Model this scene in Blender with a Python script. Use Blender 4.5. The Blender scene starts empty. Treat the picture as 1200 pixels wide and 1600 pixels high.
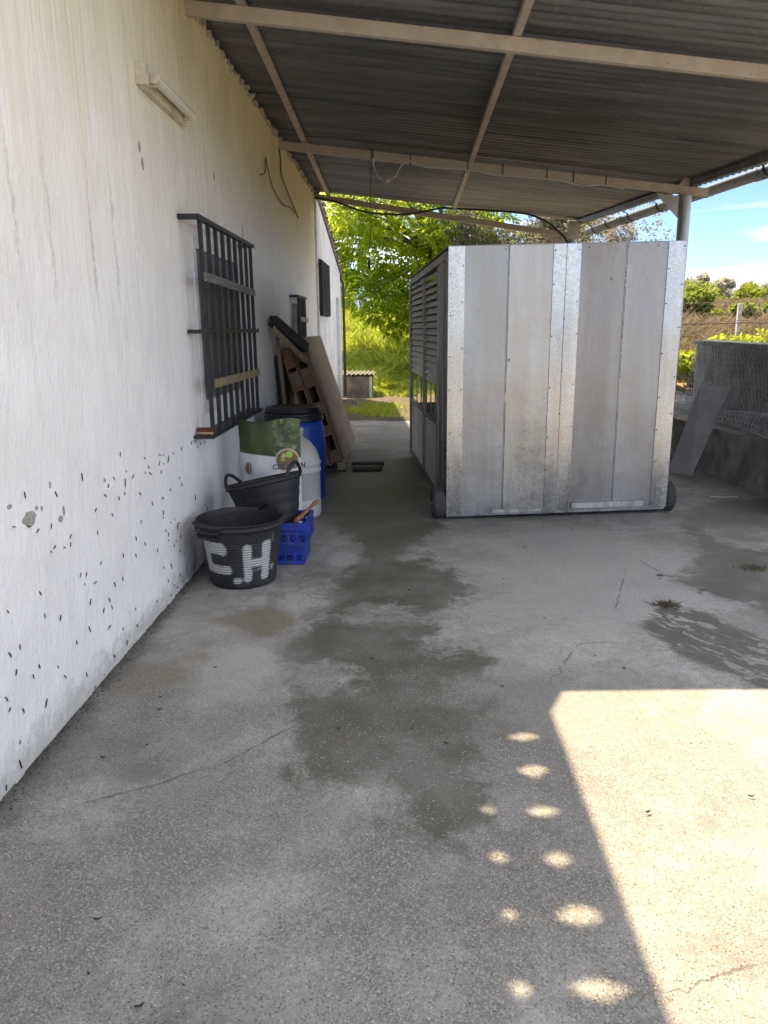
import bpy, math, random
import numpy as np
from mathutils import Vector, Matrix

scene = bpy.context.scene
COL = scene.collection
rad = math.radians

# ------------------------------------------------------------------ camera
CAM_LOC = Vector((1.41, 0.0, 1.58))
YAW, PITCH, ROLL = rad(1.5667), rad(13.75), rad(0.6)
cam_data = bpy.data.cameras.new('camera')
cam_data.sensor_fit = 'VERTICAL'
cam_data.sensor_height = 36.0
cam_data.lens = 36.0 * 1170.0 / 1600.0
cam_data.clip_start = 0.05
cam_data.clip_end = 2000.0
cam = bpy.data.objects.new('camera', cam_data)
COL.objects.link(cam)
_fw = Vector((-math.sin(YAW) * math.cos(PITCH), math.cos(YAW) * math.cos(PITCH), -math.sin(PITCH)))
_rt = Vector((math.cos(YAW), math.sin(YAW), 0))
_up = _rt.cross(_fw)
_r2 = _rt * math.cos(ROLL) - _up * math.sin(ROLL)
_u2 = _rt * math.sin(ROLL) + _up * math.cos(ROLL)
cam.matrix_world = Matrix(((_r2.x, _u2.x, -_fw.x, CAM_LOC.x), (_r2.y, _u2.y, -_fw.y, CAM_LOC.y),
                           (_r2.z, _u2.z, -_fw.z, CAM_LOC.z), (0, 0, 0, 1)))
scene.camera = cam

# ------------------------------------------------------------------ sky, sun, exposure
SUN_TRAVEL = Vector((0.40, -0.30, -1.0)).normalized()
SUN_EL = math.asin(-SUN_TRAVEL.z)
SUN_AZ = math.atan2(-SUN_TRAVEL.x, -SUN_TRAVEL.y)      # from +Y towards +X
world = bpy.data.worlds.new('World')
scene.world = world
world.use_nodes = True
wt = world.node_tree
wt.nodes.clear()
w_out = wt.nodes.new('ShaderNodeOutputWorld')
w_bg = wt.nodes.new('ShaderNodeBackground')
w_sky = wt.nodes.new('ShaderNodeTexSky')
w_sky.sky_type = 'NISHITA'
w_sky.sun_disc = False
w_sky.sun_elevation = SUN_EL
w_sky.sun_rotation = SUN_AZ
w_sky.altitude = 300
w_sky.air_density = 0.42
w_sky.dust_density = 0.5
w_sky.ozone_density = 4.0
w_bg.inputs['Strength'].default_value = 0.05
# cirrus streaks, overbright and spread overhead as added neutral fill for the shade
w_tc = wt.nodes.new('ShaderNodeTexCoord')
w_map = wt.nodes.new('ShaderNodeMapping')
w_map.inputs['Rotation'].default_value = (0.10, 0.16, 0.0)
w_map.inputs['Location'].default_value = (8.52, 1.12, 17.4)  # offset leaves the clearer sky in view
w_map.inputs['Scale'].default_value = (1.1, 1.1, 9.0)
w_noise = wt.nodes.new('ShaderNodeTexNoise')
w_noise.inputs['Scale'].default_value = 1.35
w_noise.inputs['Detail'].default_value = 6.0
w_noise.inputs['Roughness'].default_value = 0.52
w_ramp = wt.nodes.new('ShaderNodeValToRGB')
w_ramp.color_ramp.elements[0].position = 0.43
w_ramp.color_ramp.elements[0].color = (0, 0, 0, 1)
w_ramp.color_ramp.elements[1].position = 0.66
w_ramp.color_ramp.elements[1].color = (0.85, 0.85, 0.85, 1)
w_mix = wt.nodes.new('ShaderNodeMix')
w_mix.data_type = 'RGBA'
w_mix.inputs['B'].default_value = (11.0, 10.6, 9.9, 1)
wt.links.new(w_tc.outputs['Generated'], w_map.inputs['Vector'])
wt.links.new(w_map.outputs['Vector'], w_noise.inputs['Vector'])
wt.links.new(w_noise.outputs['Fac'], w_ramp.inputs['Fac'])
wt.links.new(w_ramp.outputs['Color'], w_mix.inputs['Factor'])
wt.links.new(w_sky.outputs['Color'], w_mix.inputs['A'])
wt.links.new(w_mix.outputs['Result'], w_bg.inputs['Color'])
wt.links.new(w_bg.outputs['Background'], w_out.inputs['Surface'])

sun_data = bpy.data.lights.new('sun', 'SUN')
sun_data.energy = 2.0
sun_data.angle = rad(0.53)
sun_data.color = (1.0, 0.77, 0.49)
sun = bpy.data.objects.new('sun', sun_data)
sun.rotation_euler = SUN_TRAVEL.to_track_quat('-Z', 'Y').to_euler()
sun.location = (-10, 10, 20)
COL.objects.link(sun)

scene.view_settings.view_transform = 'Standard'
scene.view_settings.look = 'None'
scene.view_settings.exposure = 2.95
scene.view_settings.gamma = 1.0
scene.view_settings.use_curve_mapping = False
scene.render.engine = 'CYCLES'
scene.cycles.use_denoising = True
scene.cycles.use_adaptive_sampling = True
scene.cycles.adaptive_threshold = 0.02
scene.cycles.max_bounces = 8
scene.cycles.diffuse_bounces = 6
scene.cycles.glossy_bounces = 4
scene.cycles.transmission_bounces = 5
scene.cycles.transparent_max_bounces = 8
scene.cycles.sample_clamp_indirect = 8.0
scene.cycles.caustics_reflective = False
scene.cycles.caustics_refractive = False

# ------------------------------------------------------------------ helpers: scene objects
def tag(o, label=None, category=None, group=None, kind=None):
    if label: o['label'] = label
    if category: o['category'] = category
    if group: o['group'] = group
    if kind: o['kind'] = kind
    return o

def thing(name, label, category, loc=(0, 0, 0), rz=0.0, group=None):
    o = bpy.data.objects.new(name, None)
    o.empty_display_size = 0.1
    o.location = loc
    o.rotation_euler = (0, 0, rz)
    COL.objects.link(o)
    return tag(o, label, category, group)

class MB:
    """collects faces, then links them as ONE mesh object"""
    def __init__(s):
        s.v = []; s.f = []; s.sm = []
    def add(s, vs, fs, smooth=False):
        b = len(s.v)
        s.v.extend([tuple(p) for p in vs])
        for f in fs:
            s.f.append(tuple(i + b for i in f)); s.sm.append(smooth)
        return s
    def box(s, x0, x1, y0, y1, z0, z1):
        s.add([(x0, y0, z0), (x1, y0, z0), (x1, y1, z0), (x0, y1, z0), (x0, y0, z1), (x1, y0, z1), (x1, y1, z1), (x0, y1, z1)],
              [(0, 3, 2, 1), (4, 5, 6, 7), (0, 1, 5, 4), (1, 2, 6, 5), (2, 3, 7, 6), (3, 0, 4, 7)])
        return s
    def obox(s, c, ax, ay, az):
        """oriented box: centre and three half-axis vectors"""
        c, ax, ay, az = map(Vector, (c, ax, ay, az))
        if ax.cross(ay).dot(az) < 0: az = -az
        vs = [c + ax * i + ay * j + az * k for k in (-1, 1) for (i, j) in ((-1, -1), (1, -1), (1, 1), (-1, 1))]
        s.add(vs, [(0, 3, 2, 1), (4, 5, 6, 7), (0, 1, 5, 4), (1, 2, 6, 5), (2, 3, 7, 6), (3, 0, 4, 7)])
        return s
    def bar(s, a, b, w, h, up=(0, 0, 1)):
        """rectangular bar from a to b, w across, h along up"""
        a, b = Vector(a), Vector(b)
        d = (b - a); L = d.length; d.normalize()
        u = Vector(up); u = (u - d * u.dot(d)).normalized(); r = d.cross(u)
        return s.obox((a + b) / 2, d * L / 2, r * w / 2, u * h / 2)
    def tube(s, pts, r, n=8, cap=True, smooth=True):
        pts = [Vector(p) for p in pts]
        rs = r if isinstance(r, (list, tuple)) else [r] * len(pts)
        rings = []
        u = None
        for i, p in enumerate(pts):
            d = (pts[min(i + 1, len(pts) - 1)] - pts[max(i - 1, 0)]).normalized()
            if u is None:
                u = Vector((0, 0, 1)) if abs(d.z) < 0.9 else Vector((1, 0, 0))
            u = (u - d * u.dot(d)).normalized(); w = d.cross(u)
            rings.append([p + (u * math.cos(t) + w * math.sin(t)) * rs[i] for t in [2 * math.pi * k / n for k in range(n)]])
        vs = [q for ring in rings for q in ring]
        fs = []
        for i in range(len(pts) - 1):
            for k in range(n):
                fs.append((i * n + k, i * n + (k + 1) % n, (i + 1) * n + (k + 1) % n, (i + 1) * n + k))
        s.add(vs, fs, smooth)
        if cap:
            s.add(rings[0], [tuple(range(n))[::-1]]); s.add(rings[-1], [tuple(range(n))])
        return s
    def lathe(s, prof, c=(0, 0, 0), n=32, smooth=True, axis=None, a0=0.0):
        """prof: (radius, height) pairs; optional axis matrix"""
        c = Vector(c)
        vs = []
        for (r, z) in prof:
            for k in range(n):
                t = a0 + 2 * math.pi * k / n
                p = Vector((r * math.cos(t), r * math.sin(t), z))
                vs.append(c + (axis @ p if axis is not None else p))
        fs = []
        for i in range(len(prof) - 1):
            for k in range(n):
                fs.append((i * n + k, i * n + (k + 1) % n, (i + 1) * n + (k + 1) % n, (i + 1) * n + k))
        s.add(vs, fs, smooth)
        return s
    def prism(s, poly, ext):
        """closed planar polygon extruded by vector ext"""
        poly = [Vector(p) for p in poly]; e = Vector(ext); n = len(poly)
        nrm = Vector((0, 0, 0))
        for i in range(n): nrm += poly[i].cross(poly[(i + 1) % n])
        if nrm.dot(e) < 0: poly = poly[::-1]
        vs = poly + [p + e for p in poly]
        fs = [tuple(range(n))[::-1], tuple(range(n, 2 * n))] + [(i, (i + 1) % n, n + (i + 1) % n, n + i) for i in range(n)]
        return s.add(vs, fs)
    def mesh(s, name):
        me = bpy.data.meshes.new(name)
        me.from_pydata(s.v, [], s.f)
        me.polygons.foreach_set('use_smooth', s.sm)
        me.update()
        return me
    def build(s, name, mat, parent=None, offset=None, bevel=0.0):
        """verts are world coordinates unless parent is rotated; offset = parent's location is taken off"""
        if parent is not None and offset is None:
            offset = root_loc(parent)
        if offset is not None:
            ox, oy, oz = offset
            s.v = [(x - ox, y - oy, z - oz) for (x, y, z) in s.v]
        o = bpy.data.objects.new(name, s.mesh(name))
        o.data.materials.append(mat)
        COL.objects.link(o)
        if parent is not None: o.parent = parent
        if bevel:
            b = o.modifiers.new('bevel', 'BEVEL'); b.width = bevel; b.segments = 2; b.limit_method = 'ANGLE'
        return o

def root_loc(o):
    p = Vector((0, 0, 0))
    while o is not None:
        p = p + o.location; o = o.parent
    return p

def free(name, mb, mat, label, category, base, group=None, bevel=0.0):
    """a top-level thing that is one mesh, with its origin at its base"""
    o = mb.build(name, mat, None, Vector(base), bevel)
    o.location = base
    return tag(o, label, category, group)

def big_mesh(name, verts, faces_n, mat, smooth=False):
    """fast mesh from numpy: verts (N,3), every face having faces_n corners in order"""
    verts = np.asarray(verts, np.float32)
    me = bpy.data.meshes.new(name)
    nv = len(verts); nf = nv // faces_n
    me.vertices.add(nv); me.vertices.foreach_set('co', verts.ravel())
    me.loops.add(nv); me.loops.foreach_set('vertex_index', np.arange(nv, dtype=np.int32))
    me.polygons.add(nf)
    me.polygons.foreach_set('loop_start', np.arange(0, nv, faces_n, dtype=np.int32))
    me.polygons.foreach_set('loop_total', np.full(nf, faces_n, np.int32))
    me.update(calc_edges=True)
    me.materials.append(mat)
    if smooth: me.polygons.foreach_set('use_smooth', np.ones(nf, bool))
    return me

def link_mesh(name, me, parent=None, loc=None):
    o = bpy.data.objects.new(name, me); COL.objects.link(o)
    if parent is not None: o.parent = parent
    if loc is not None: o.location = loc
    return o

# ------------------------------------------------------------------ helpers: materials
class Mat:
    def __init__(s, name):
        s.m = bpy.data.materials.new(name); s.m.use_nodes = True
        s.t = s.m.node_tree; s.t.nodes.clear()
        s.out = s.t.nodes.new('ShaderNodeOutputMaterial')
        s.b = s.t.nodes.new('ShaderNodeBsdfPrincipled')
        s.t.links.new(s.b.outputs[0], s.out.inputs['Surface'])
        s.geo = None
    def _in(s, sock, v):
        if isinstance(v, bpy.types.NodeSocket): s.t.links.new(v, sock)
        elif v is not None:
            if isinstance(v, (tuple, list)) and sock.type == 'RGBA' and len(v) == 3: v = (*v, 1)
            sock.default_value = v
    def set(s, **k):
        names = dict(color='Base Color', rough='Roughness', metal='Metallic', spec='Specular IOR Level', normal='Normal',
                     trans='Transmission Weight', ior='IOR', coat='Coat Weight', alpha='Alpha')
        for a, v in k.items(): s._in(s.b.inputs[names[a]], v)
        return s
    def pos(s):
        if s.geo is None: s.geo = s.t.nodes.new('ShaderNodeNewGeometry')
        return s.geo.outputs['Position']
    def obj(s):
        return s.t.nodes.new('ShaderNodeTexCoord').outputs['Object']
    def rnd(s):
        return s.t.nodes.new('ShaderNodeObjectInfo').outputs['Random']
    def island(s):
        if s.geo is None: s.geo = s.t.nodes.new('ShaderNodeNewGeometry')
        return s.geo.outputs['Random Per Island']
    def map(s, v, scale=(1, 1, 1), loc=(0, 0, 0), rot=(0, 0, 0)):
        n = s.t.nodes.new('ShaderNodeMapping'); s._in(n.inputs['Vector'], v)
        n.inputs['Scale'].default_value = scale; n.inputs['Location'].default_value = loc; n.inputs['Rotation'].default_value = rot
        return n.outputs[0]
    def noise(s, v, scale=5, detail=3, rough=0.5, dist=0.0):
        n = s.t.nodes.new('ShaderNodeTexNoise'); s._in(n.inputs['Vector'], v)
        n.inputs['Scale'].default_value = scale; n.inputs['Detail'].default_value = detail
        n.inputs['Roughness'].default_value = rough; n.inputs['Distortion'].default_value = dist
        return n.outputs['Fac']
    def noisec(s, v, scale=5, detail=3):
        n = s.t.nodes.new('ShaderNodeTexNoise'); s._in(n.inputs['Vector'], v)
        n.inputs['Scale'].default_value = scale; n.inputs['Detail'].default_value = detail
        return n.outputs['Color']
    def voro(s, v, scale=5, feature='F1', out='Distance', rnd=1.0):
        n = s.t.nodes.new('ShaderNodeTexVoronoi'); n.feature = feature; s._in(n.inputs['Vector'], v)
        n.inputs['Scale'].default_value = scale; n.inputs['Randomness'].default_value = rnd
        return n.outputs[out]
    def math(s, op, a, b=None, clamp=False):
        n = s.t.nodes.new('ShaderNodeMath'); n.operation = op; n.use_clamp = clamp
        s._in(n.inputs[0], a)
        if b is not None: s._in(n.inputs[1], b)
        return n.outputs[0]
    def ss(s, v, lo, hi):
        """smoothstep from lo to hi (lo may exceed hi)"""
        n = s.t.nodes.new('ShaderNodeMapRange'); n.interpolation_type = 'SMOOTHSTEP'
        s._in(n.inputs['Value'], v)
        if lo < hi:
            n.inputs['From Min'].default_value = lo; n.inputs['From Max'].default_value = hi
            n.inputs['To Min'].default_value = 0; n.inputs['To Max'].default_value = 1
        else:
            n.inputs['From Min'].default_value = hi; n.inputs['From Max'].default_value = lo
            n.inputs['To Min'].default_value = 1; n.inputs['To Max'].default_value = 0
        return n.outputs[0]
    def mix(s, f, a, b, mode='MIX'):
        n = s.t.nodes.new('ShaderNodeMix'); n.data_type = 'RGBA'; n.blend_type = mode
        s._in(n.inputs['Factor'], f); s._in(n.inputs['A'], a); s._in(n.inputs['B'], b)
        return n.outputs['Result']
    def xyz(s, v):
        n = s.t.nodes.new('ShaderNodeSeparateXYZ'); s._in(n.inputs[0], v); return n.outputs
    def attr(s, name):
        n = s.t.nodes.new('ShaderNodeAttribute'); n.attribute_name = name; return n.outputs['Fac']
    def bump(s, h, strength=0.3, dist=0.01, normal=None):
        n = s.t.nodes.new('ShaderNodeBump'); s._in(n.inputs['Height'], h)
        n.inputs['Strength'].default_value = strength; n.inputs['Distance'].default_value = dist
        if normal is not None: s._in(n.inputs['Normal'], normal)
        return n.outputs[0]

def simple(name, col, rough=0.6, metal=0.0, var=0.15, scale=12, bump=0.0, bscale=60, dirt=None, dirt_scale=4):
    """plain material with a little uneven tone, wear and fine relief"""
    m = Mat(name); p = m.pos()
    n1 = m.noise(p, scale, 5, 0.6)
    a = tuple(max(0, c * (1 - var)) for c in col); b = tuple(min(1, c * (1 + var)) for c in col)
    c = m.mix(m.ss(n1, 0.3, 0.7), a, b)
    if dirt:
        c = m.mix(m.math('MULTIPLY', m.ss(m.noise(p, dirt_scale, 6, 0.65), 0.45, 0.72), 0.7), c, dirt)
    m.set(color=c, metal=metal, rough=m.math('ADD', rough - 0.08, m.math('MULTIPLY', n1, 0.16)))
    if bump: m.set(normal=m.bump(m.noise(p, bscale, 4, 0.6), bump, 0.004))
    return m.m

# ------------------------------------------------------------------ materials of the setting
def make_concrete():
    m = Mat('concrete_floor'); p = m.pos()
    fine = m.noise(p, 130, 3, 0.7); mid = m.noise(p, 9, 5, 0.66); big = m.noise(p, 1.3, 4, 0.6); huge = m.noise(p, 0.45, 2, 0.5); mot = m.noise(p, 34, 4, 0.72)
    base = m.mix(m.ss(big, 0.34, 0.66), (0.245, 0.237, 0.222), (0.45, 0.44, 0.42))
    blot = m.noise(m.map(p, (1, 1, 1), (11.3, 2.9, 0)), 2.6, 6, 0.7, 0.3)
    base = m.mix(m.math('MULTIPLY', m.ss(blot, 0.52, 0.60), 0.45), base, (0.21, 0.202, 0.187))
    base = m.mix(m.math('MULTIPLY', m.ss(blot, 0.44, 0.36), 0.40), base, (0.47, 0.46, 0.445))
    base = m.mix(m.math('MULTIPLY', m.ss(mid, 0.42, 0.72), 0.6), base, (0.23, 0.222, 0.204))
    base = m.mix(m.math('MULTIPLY', m.ss(mot, 0.48, 0.66), 0.48), base, (0.20, 0.193, 0.178))
    base = m.mix(m.math('MULTIPLY', m.ss(huge, 0.5, 0.62), 0.35), base, (0.38, 0.355, 0.31))
    # pale cement skin, also lightening the sunlit patch and unseen floor added for bounce
    pale = m.math('ADD', m.attr('pale'), m.math('MULTIPLY', m.math('SUBTRACT', mid, 0.5), 0.9))
    base = m.mix(m.math('MULTIPLY', m.ss(pale, 0.35, 0.75), 0.75), base, (0.44, 0.435, 0.42))
    # brown stains
    br = m.math('ADD', m.attr('brown'), m.math('MULTIPLY', m.math('SUBTRACT', m.noise(p, 6, 6, 0.65), 0.5), 0.9))
    base = m.mix(m.math('MULTIPLY', m.ss(br, 0.35, 0.9), 0.7), base, (0.175, 0.135, 0.075))
    # damp areas with torn outline
    edge = m.math('ADD', m.math('MULTIPLY', m.math('SUBTRACT', m.noise(p, 5.5, 6, 0.7, 0.4), 0.5), 0.55),
                  m.math('MULTIPLY', m.math('SUBTRACT', m.noise(p, 26, 4, 0.7), 0.5), 0.16))
    wetd = m.math('ADD', m.attr('damp'), edge)
    wet = m.ss(wetd, 0.07, -0.07)
    wet = m.math('MULTIPLY', wet, m.math('ADD', 0.62, m.math('MULTIPLY', m.ss(m.noise(p, 2.2, 5, 0.6), 0.35, 0.62), 0.38)))
    # patchy damp corner: elongated islands
    pv = m.map(p, (1.0, 1.0, 1.0), rot=(0, 0, rad(52)))
    isl = m.noise(m.map(pv, (6.0, 13.0, 1.0)), 1.0, 5, 0.66, 1.2)
    patch = m.math('MULTIPLY', m.ss(m.math('ADD', m.attr('patchy'), m.math('MULTIPLY', edge, 0.35)), 0.04, -0.03), m.ss(isl, 0.58, 0.52))
    wet = m.math('MAXIMUM', wet, m.math('MULTIPLY', patch, 0.95))
    # a second, softer generation of random damp clouds
    cloud = m.math('MULTIPLY', m.ss(m.noise(m.map(p, (1, 1, 1), (3.1, 7.7, 0)), 0.9, 6, 0.68), 0.52, 0.60), 0.48)
    wet = m.math('MAXIMUM', wet, m.math('MULTIPLY', cloud, m.ss(m.attr('pale'), 0.5, 0.1)))
    zone = m.math('MULTIPLY', m.ss(m.attr('aggregate_dim'), 0.0, 0.9), m.math('ADD', 0.22, m.math('MULTIPLY', m.ss(m.noise(m.map(p, (1, 1, 1), (5.1, 9.4, 0)), 1.9, 5, 0.66, 0.3), 0.38, 0.62), 0.60)))
    base = m.mix(zone, base, (0.165, 0.157, 0.140))  # aggregate tone, also dims the near floor against the bright sun patch
    sand = m.voro(p, 230, out='Color'); sx = m.xyz(sand)
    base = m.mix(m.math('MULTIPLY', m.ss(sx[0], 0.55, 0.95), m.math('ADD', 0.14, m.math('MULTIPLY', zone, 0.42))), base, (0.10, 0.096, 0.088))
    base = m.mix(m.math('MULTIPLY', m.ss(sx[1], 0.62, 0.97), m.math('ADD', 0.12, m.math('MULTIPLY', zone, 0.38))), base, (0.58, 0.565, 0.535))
    col = m.mix(wet, base, m.mix(mid, (0.080, 0.077, 0.062), (0.132, 0.127, 0.105)))
    # exposed aggregate: pale chips and dark pits
    agg = m.math('ADD', m.attr('aggregate_dim'), m.math('MULTIPLY', m.math('SUBTRACT', big, 0.5), 1.3))
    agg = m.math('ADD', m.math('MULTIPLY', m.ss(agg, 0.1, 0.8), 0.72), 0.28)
    pw = m.t.nodes.new('ShaderNodeVectorMath'); pw.operation = 'ADD'
    m._in(pw.inputs[0], p); sc = m.t.nodes.new('ShaderNodeVectorMath'); sc.operation = 'SCALE'
    m._in(sc.inputs[0], m.noisec(p, 60, 2)); sc.inputs['Scale'].default_value = 0.010
    m._in(pw.inputs[1], sc.outputs[0]); pv2 = pw.outputs[0]
    pst = m.map(pv2, (1.0, 1.45, 1.0), rot=(0, 0, 0.7))
    d1 = m.voro(pst, 80); c1 = m.xyz(m.voro(pst, 80, out='Color'))
    chip = m.ss(m.math('SUBTRACT', d1, m.math('MULTIPLY', m.math('SUBTRACT', c1[0], 0.60), 0.95)), 0.05, -0.05)
    d2 = m.voro(pv2, 150); c2 = m.xyz(m.voro(pv2, 150, out='Color'))
    chip2 = m.ss(m.math('SUBTRACT', d2, m.math('MULTIPLY', m.math('SUBTRACT', c2[0], 0.45), 0.8)), 0.07, -0.07)
    pits = m.math('MULTIPLY', m.ss(d2, 0.45, 0.2), m.ss(c2[1], 0.78, 0.84))
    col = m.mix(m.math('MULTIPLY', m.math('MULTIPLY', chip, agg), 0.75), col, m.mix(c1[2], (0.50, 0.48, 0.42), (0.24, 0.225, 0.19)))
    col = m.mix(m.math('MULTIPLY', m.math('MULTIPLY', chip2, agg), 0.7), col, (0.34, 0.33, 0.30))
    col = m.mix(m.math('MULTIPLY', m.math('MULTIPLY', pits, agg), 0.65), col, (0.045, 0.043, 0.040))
    col = m.mix(m.math('MULTIPLY', m.ss(fine, 0.42, 0.72), 0.42), col, (0.13, 0.125, 0.115))
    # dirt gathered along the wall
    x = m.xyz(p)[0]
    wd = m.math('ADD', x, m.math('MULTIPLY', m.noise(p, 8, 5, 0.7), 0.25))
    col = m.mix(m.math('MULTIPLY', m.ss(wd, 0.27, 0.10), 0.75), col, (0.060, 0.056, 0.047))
    # cracks
    ck = m.math('ABSOLUTE', m.math('ADD', m.attr('crack'), m.math('MULTIPLY', m.math('SUBTRACT', m.noise(p, 22, 5, 0.7), 0.5), 0.05)))
    crack = m.math('MULTIPLY', m.ss(ck, 0.005, 0.0008), m.ss(m.noise(p, 7, 3), 0.35, 0.55))
    col = m.mix(m.math('MULTIPLY', crack, 0.5), col, (0.05, 0.047, 0.042))
    rough = m.math('SUBTRACT', 0.86, m.math('MULTIPLY', wet, 0.34))
    h = m.math('ADD', m.math('MULTIPLY', fine, 0.5), m.math('ADD', m.math('MULTIPLY', mid, 0.8), m.math('MULTIPLY', m.math('MULTIPLY', chip, agg), 0.35)))
    h = m.math('SUBTRACT', h, m.math('ADD', m.math('MULTIPLY', crack, 0.9), m.math('MULTIPLY', m.math('MULTIPLY', pits, agg), 0.6)))
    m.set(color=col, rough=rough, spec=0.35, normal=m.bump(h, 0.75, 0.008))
    return m.m

def make_plaster():
    m = Mat('whitewashed_plaster'); p = m.pos(); c = m.xyz(p); y, z = c[1], c[2]
    n = m.noise(p, 3, 6, 0.6)
    col = m.mix(m.ss(n, 0.3, 0.7), (0.80, 0.79, 0.765), (0.87, 0.865, 0.85))
    # run-off streaks, and a tan tone that grows towards the wall head
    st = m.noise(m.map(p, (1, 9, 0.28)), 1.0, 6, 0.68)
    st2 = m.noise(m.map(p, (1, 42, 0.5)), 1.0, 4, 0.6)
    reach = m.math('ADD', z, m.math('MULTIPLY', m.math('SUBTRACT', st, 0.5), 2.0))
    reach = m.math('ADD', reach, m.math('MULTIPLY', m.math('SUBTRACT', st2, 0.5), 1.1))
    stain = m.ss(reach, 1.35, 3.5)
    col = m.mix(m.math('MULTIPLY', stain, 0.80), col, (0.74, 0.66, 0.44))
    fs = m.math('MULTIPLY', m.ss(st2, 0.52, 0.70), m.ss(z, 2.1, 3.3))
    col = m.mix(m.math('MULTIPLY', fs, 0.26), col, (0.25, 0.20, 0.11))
    # greenish algae veil at the wall head
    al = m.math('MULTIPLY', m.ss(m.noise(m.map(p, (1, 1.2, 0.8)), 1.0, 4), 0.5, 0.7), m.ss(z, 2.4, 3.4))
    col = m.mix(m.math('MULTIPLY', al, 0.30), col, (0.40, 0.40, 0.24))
    # dark crawling streaks, broken up, at mid height
    sy = m.math('ADD', y, m.math('MULTIPLY', m.math('SUBTRACT', m.noise(p, 6, 4), 0.5), 0.10))
    cv = m.t.nodes.new('ShaderNodeCombineXYZ'); m._in(cv.inputs[1], m.math('MULTIPLY', sy, 10.0)); m._in(cv.inputs[2], m.math('MULTIPLY', z, 0.5))
    ds = m.noise(cv.outputs[0], 1.0, 3, 0.55)
    zone = m.math('MULTIPLY', m.math('MULTIPLY', m.ss(y, 2.2, 2.9), m.ss(y, 4.6, 3.7)), m.math('MULTIPLY', m.ss(z, 1.45, 1.9), m.ss(z, 2.5, 2.1)))
    dk = m.math('MULTIPLY', m.math('MULTIPLY', m.ss(ds, 0.56, 0.66), zone), m.ss(m.noise(p, 28, 5, 0.7), 0.36, 0.58))
    col = m.mix(m.math('MULTIPLY', dk, 0.38), col, (0.26, 0.24, 0.18))
    # grime near the ground
    gr = m.ss(m.math('SUBTRACT', z, m.math('MULTIPLY', m.noise(p, 11, 6, 0.72), 0.36)), -0.02, -0.16)
    col = m.mix(m.math('MULTIPLY', gr, 0.6), col, (0.36, 0.34, 0.29))
    sp = m.math('MULTIPLY', m.ss(m.noise(p, 70, 3, 0.6), 0.66, 0.74), m.ss(z, 1.0, 0.1))
    col = m.mix(m.math('MULTIPLY', sp, 0.5), col, (0.24, 0.22, 0.19))
    h = m.math('ADD', m.math('MULTIPLY', m.noise(m.map(p, (1, 1.5, 0.55)), 6, 4, 0.6), 1.8), m.math('MULTIPLY', m.noise(m.map(p, (1, 1.3, 1)), 38, 5, 0.65), 0.7))
    m.set(color=col, rough=0.88, spec=0.25, normal=m.bump(h, 0.6, 0.016))
    return m.m

def make_old_whitewash():
    m = Mat('flaking_whitewash'); p = m.pos(); z = m.xyz(p)[2]
    n = m.noise(m.map(p, (1, 1.6, 0.6)), 2.6, 7, 0.68)
    col = m.mix(m.ss(n, 0.35, 0.6), (0.72, 0.73, 0.74), (0.87, 0.87, 0.87))
    fl = m.ss(m.noise(m.map(p, (1, 2.4, 0.7)), 2.3, 7, 0.72), 0.56, 0.66)
    col = m.mix(m.math('MULTIPLY', fl, 0.6), col, (0.30, 0.29, 0.27))
    col = m.mix(m.math('MULTIPLY', m.ss(z, 0.8, 0.0), 0.5), col, (0.26, 0.25, 0.22))
    h = m.math('SUBTRACT', m.noise(p, 14, 6, 0.7), m.math('MULTIPLY', fl, 0.6))
    m.set(color=col, rough=0.9, normal=m.bump(h, 0.8, 0.02))
    return m.m

def make_sheet_metal():
    m = Mat('weathered_corrugated_sheet'); p = m.pos()
    n = m.noise(m.map(p, (0.5, 5, 1)), 1.5, 6, 0.65); d = m.noise(p, 30, 5, 0.7)
    col = m.mix(m.ss(n, 0.3, 0.7), (0.135, 0.140, 0.140), (0.245, 0.250, 0.250))
    col = m.mix(m.math('MULTIPLY', m.ss(d, 0.5, 0.75), 0.5), col, (0.36, 0.355, 0.33))
    col = m.mix(m.math('MULTIPLY', m.ss(m.noise(p, 3, 6, 0.7), 0.56, 0.76), 0.25), col, (0.12, 0.105, 0.085))
    m.set(color=col, metal=0.6, rough=m.math('ADD', 0.30, m.math('MULTIPLY', d, 0.25)))
    return m.m

def make_painted_steel():
    m = Mat('beige_painted_steel'); p = m.pos()
    n = m.noise(p, 7, 6, 0.65)
    col = m.mix(m.ss(n, 0.3, 0.7), (0.43, 0.370, 0.300), (0.54, 0.472, 0.392))
    col = m.mix(m.math('MULTIPLY', m.ss(m.noise(p, 24, 5, 0.7), 0.62, 0.72), 0.7), col, (0.16, 0.09, 0.05))
    m.set(color=col, rough=0.62, normal=m.bump(n, 0.2, 0.003))
    return m.m

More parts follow.
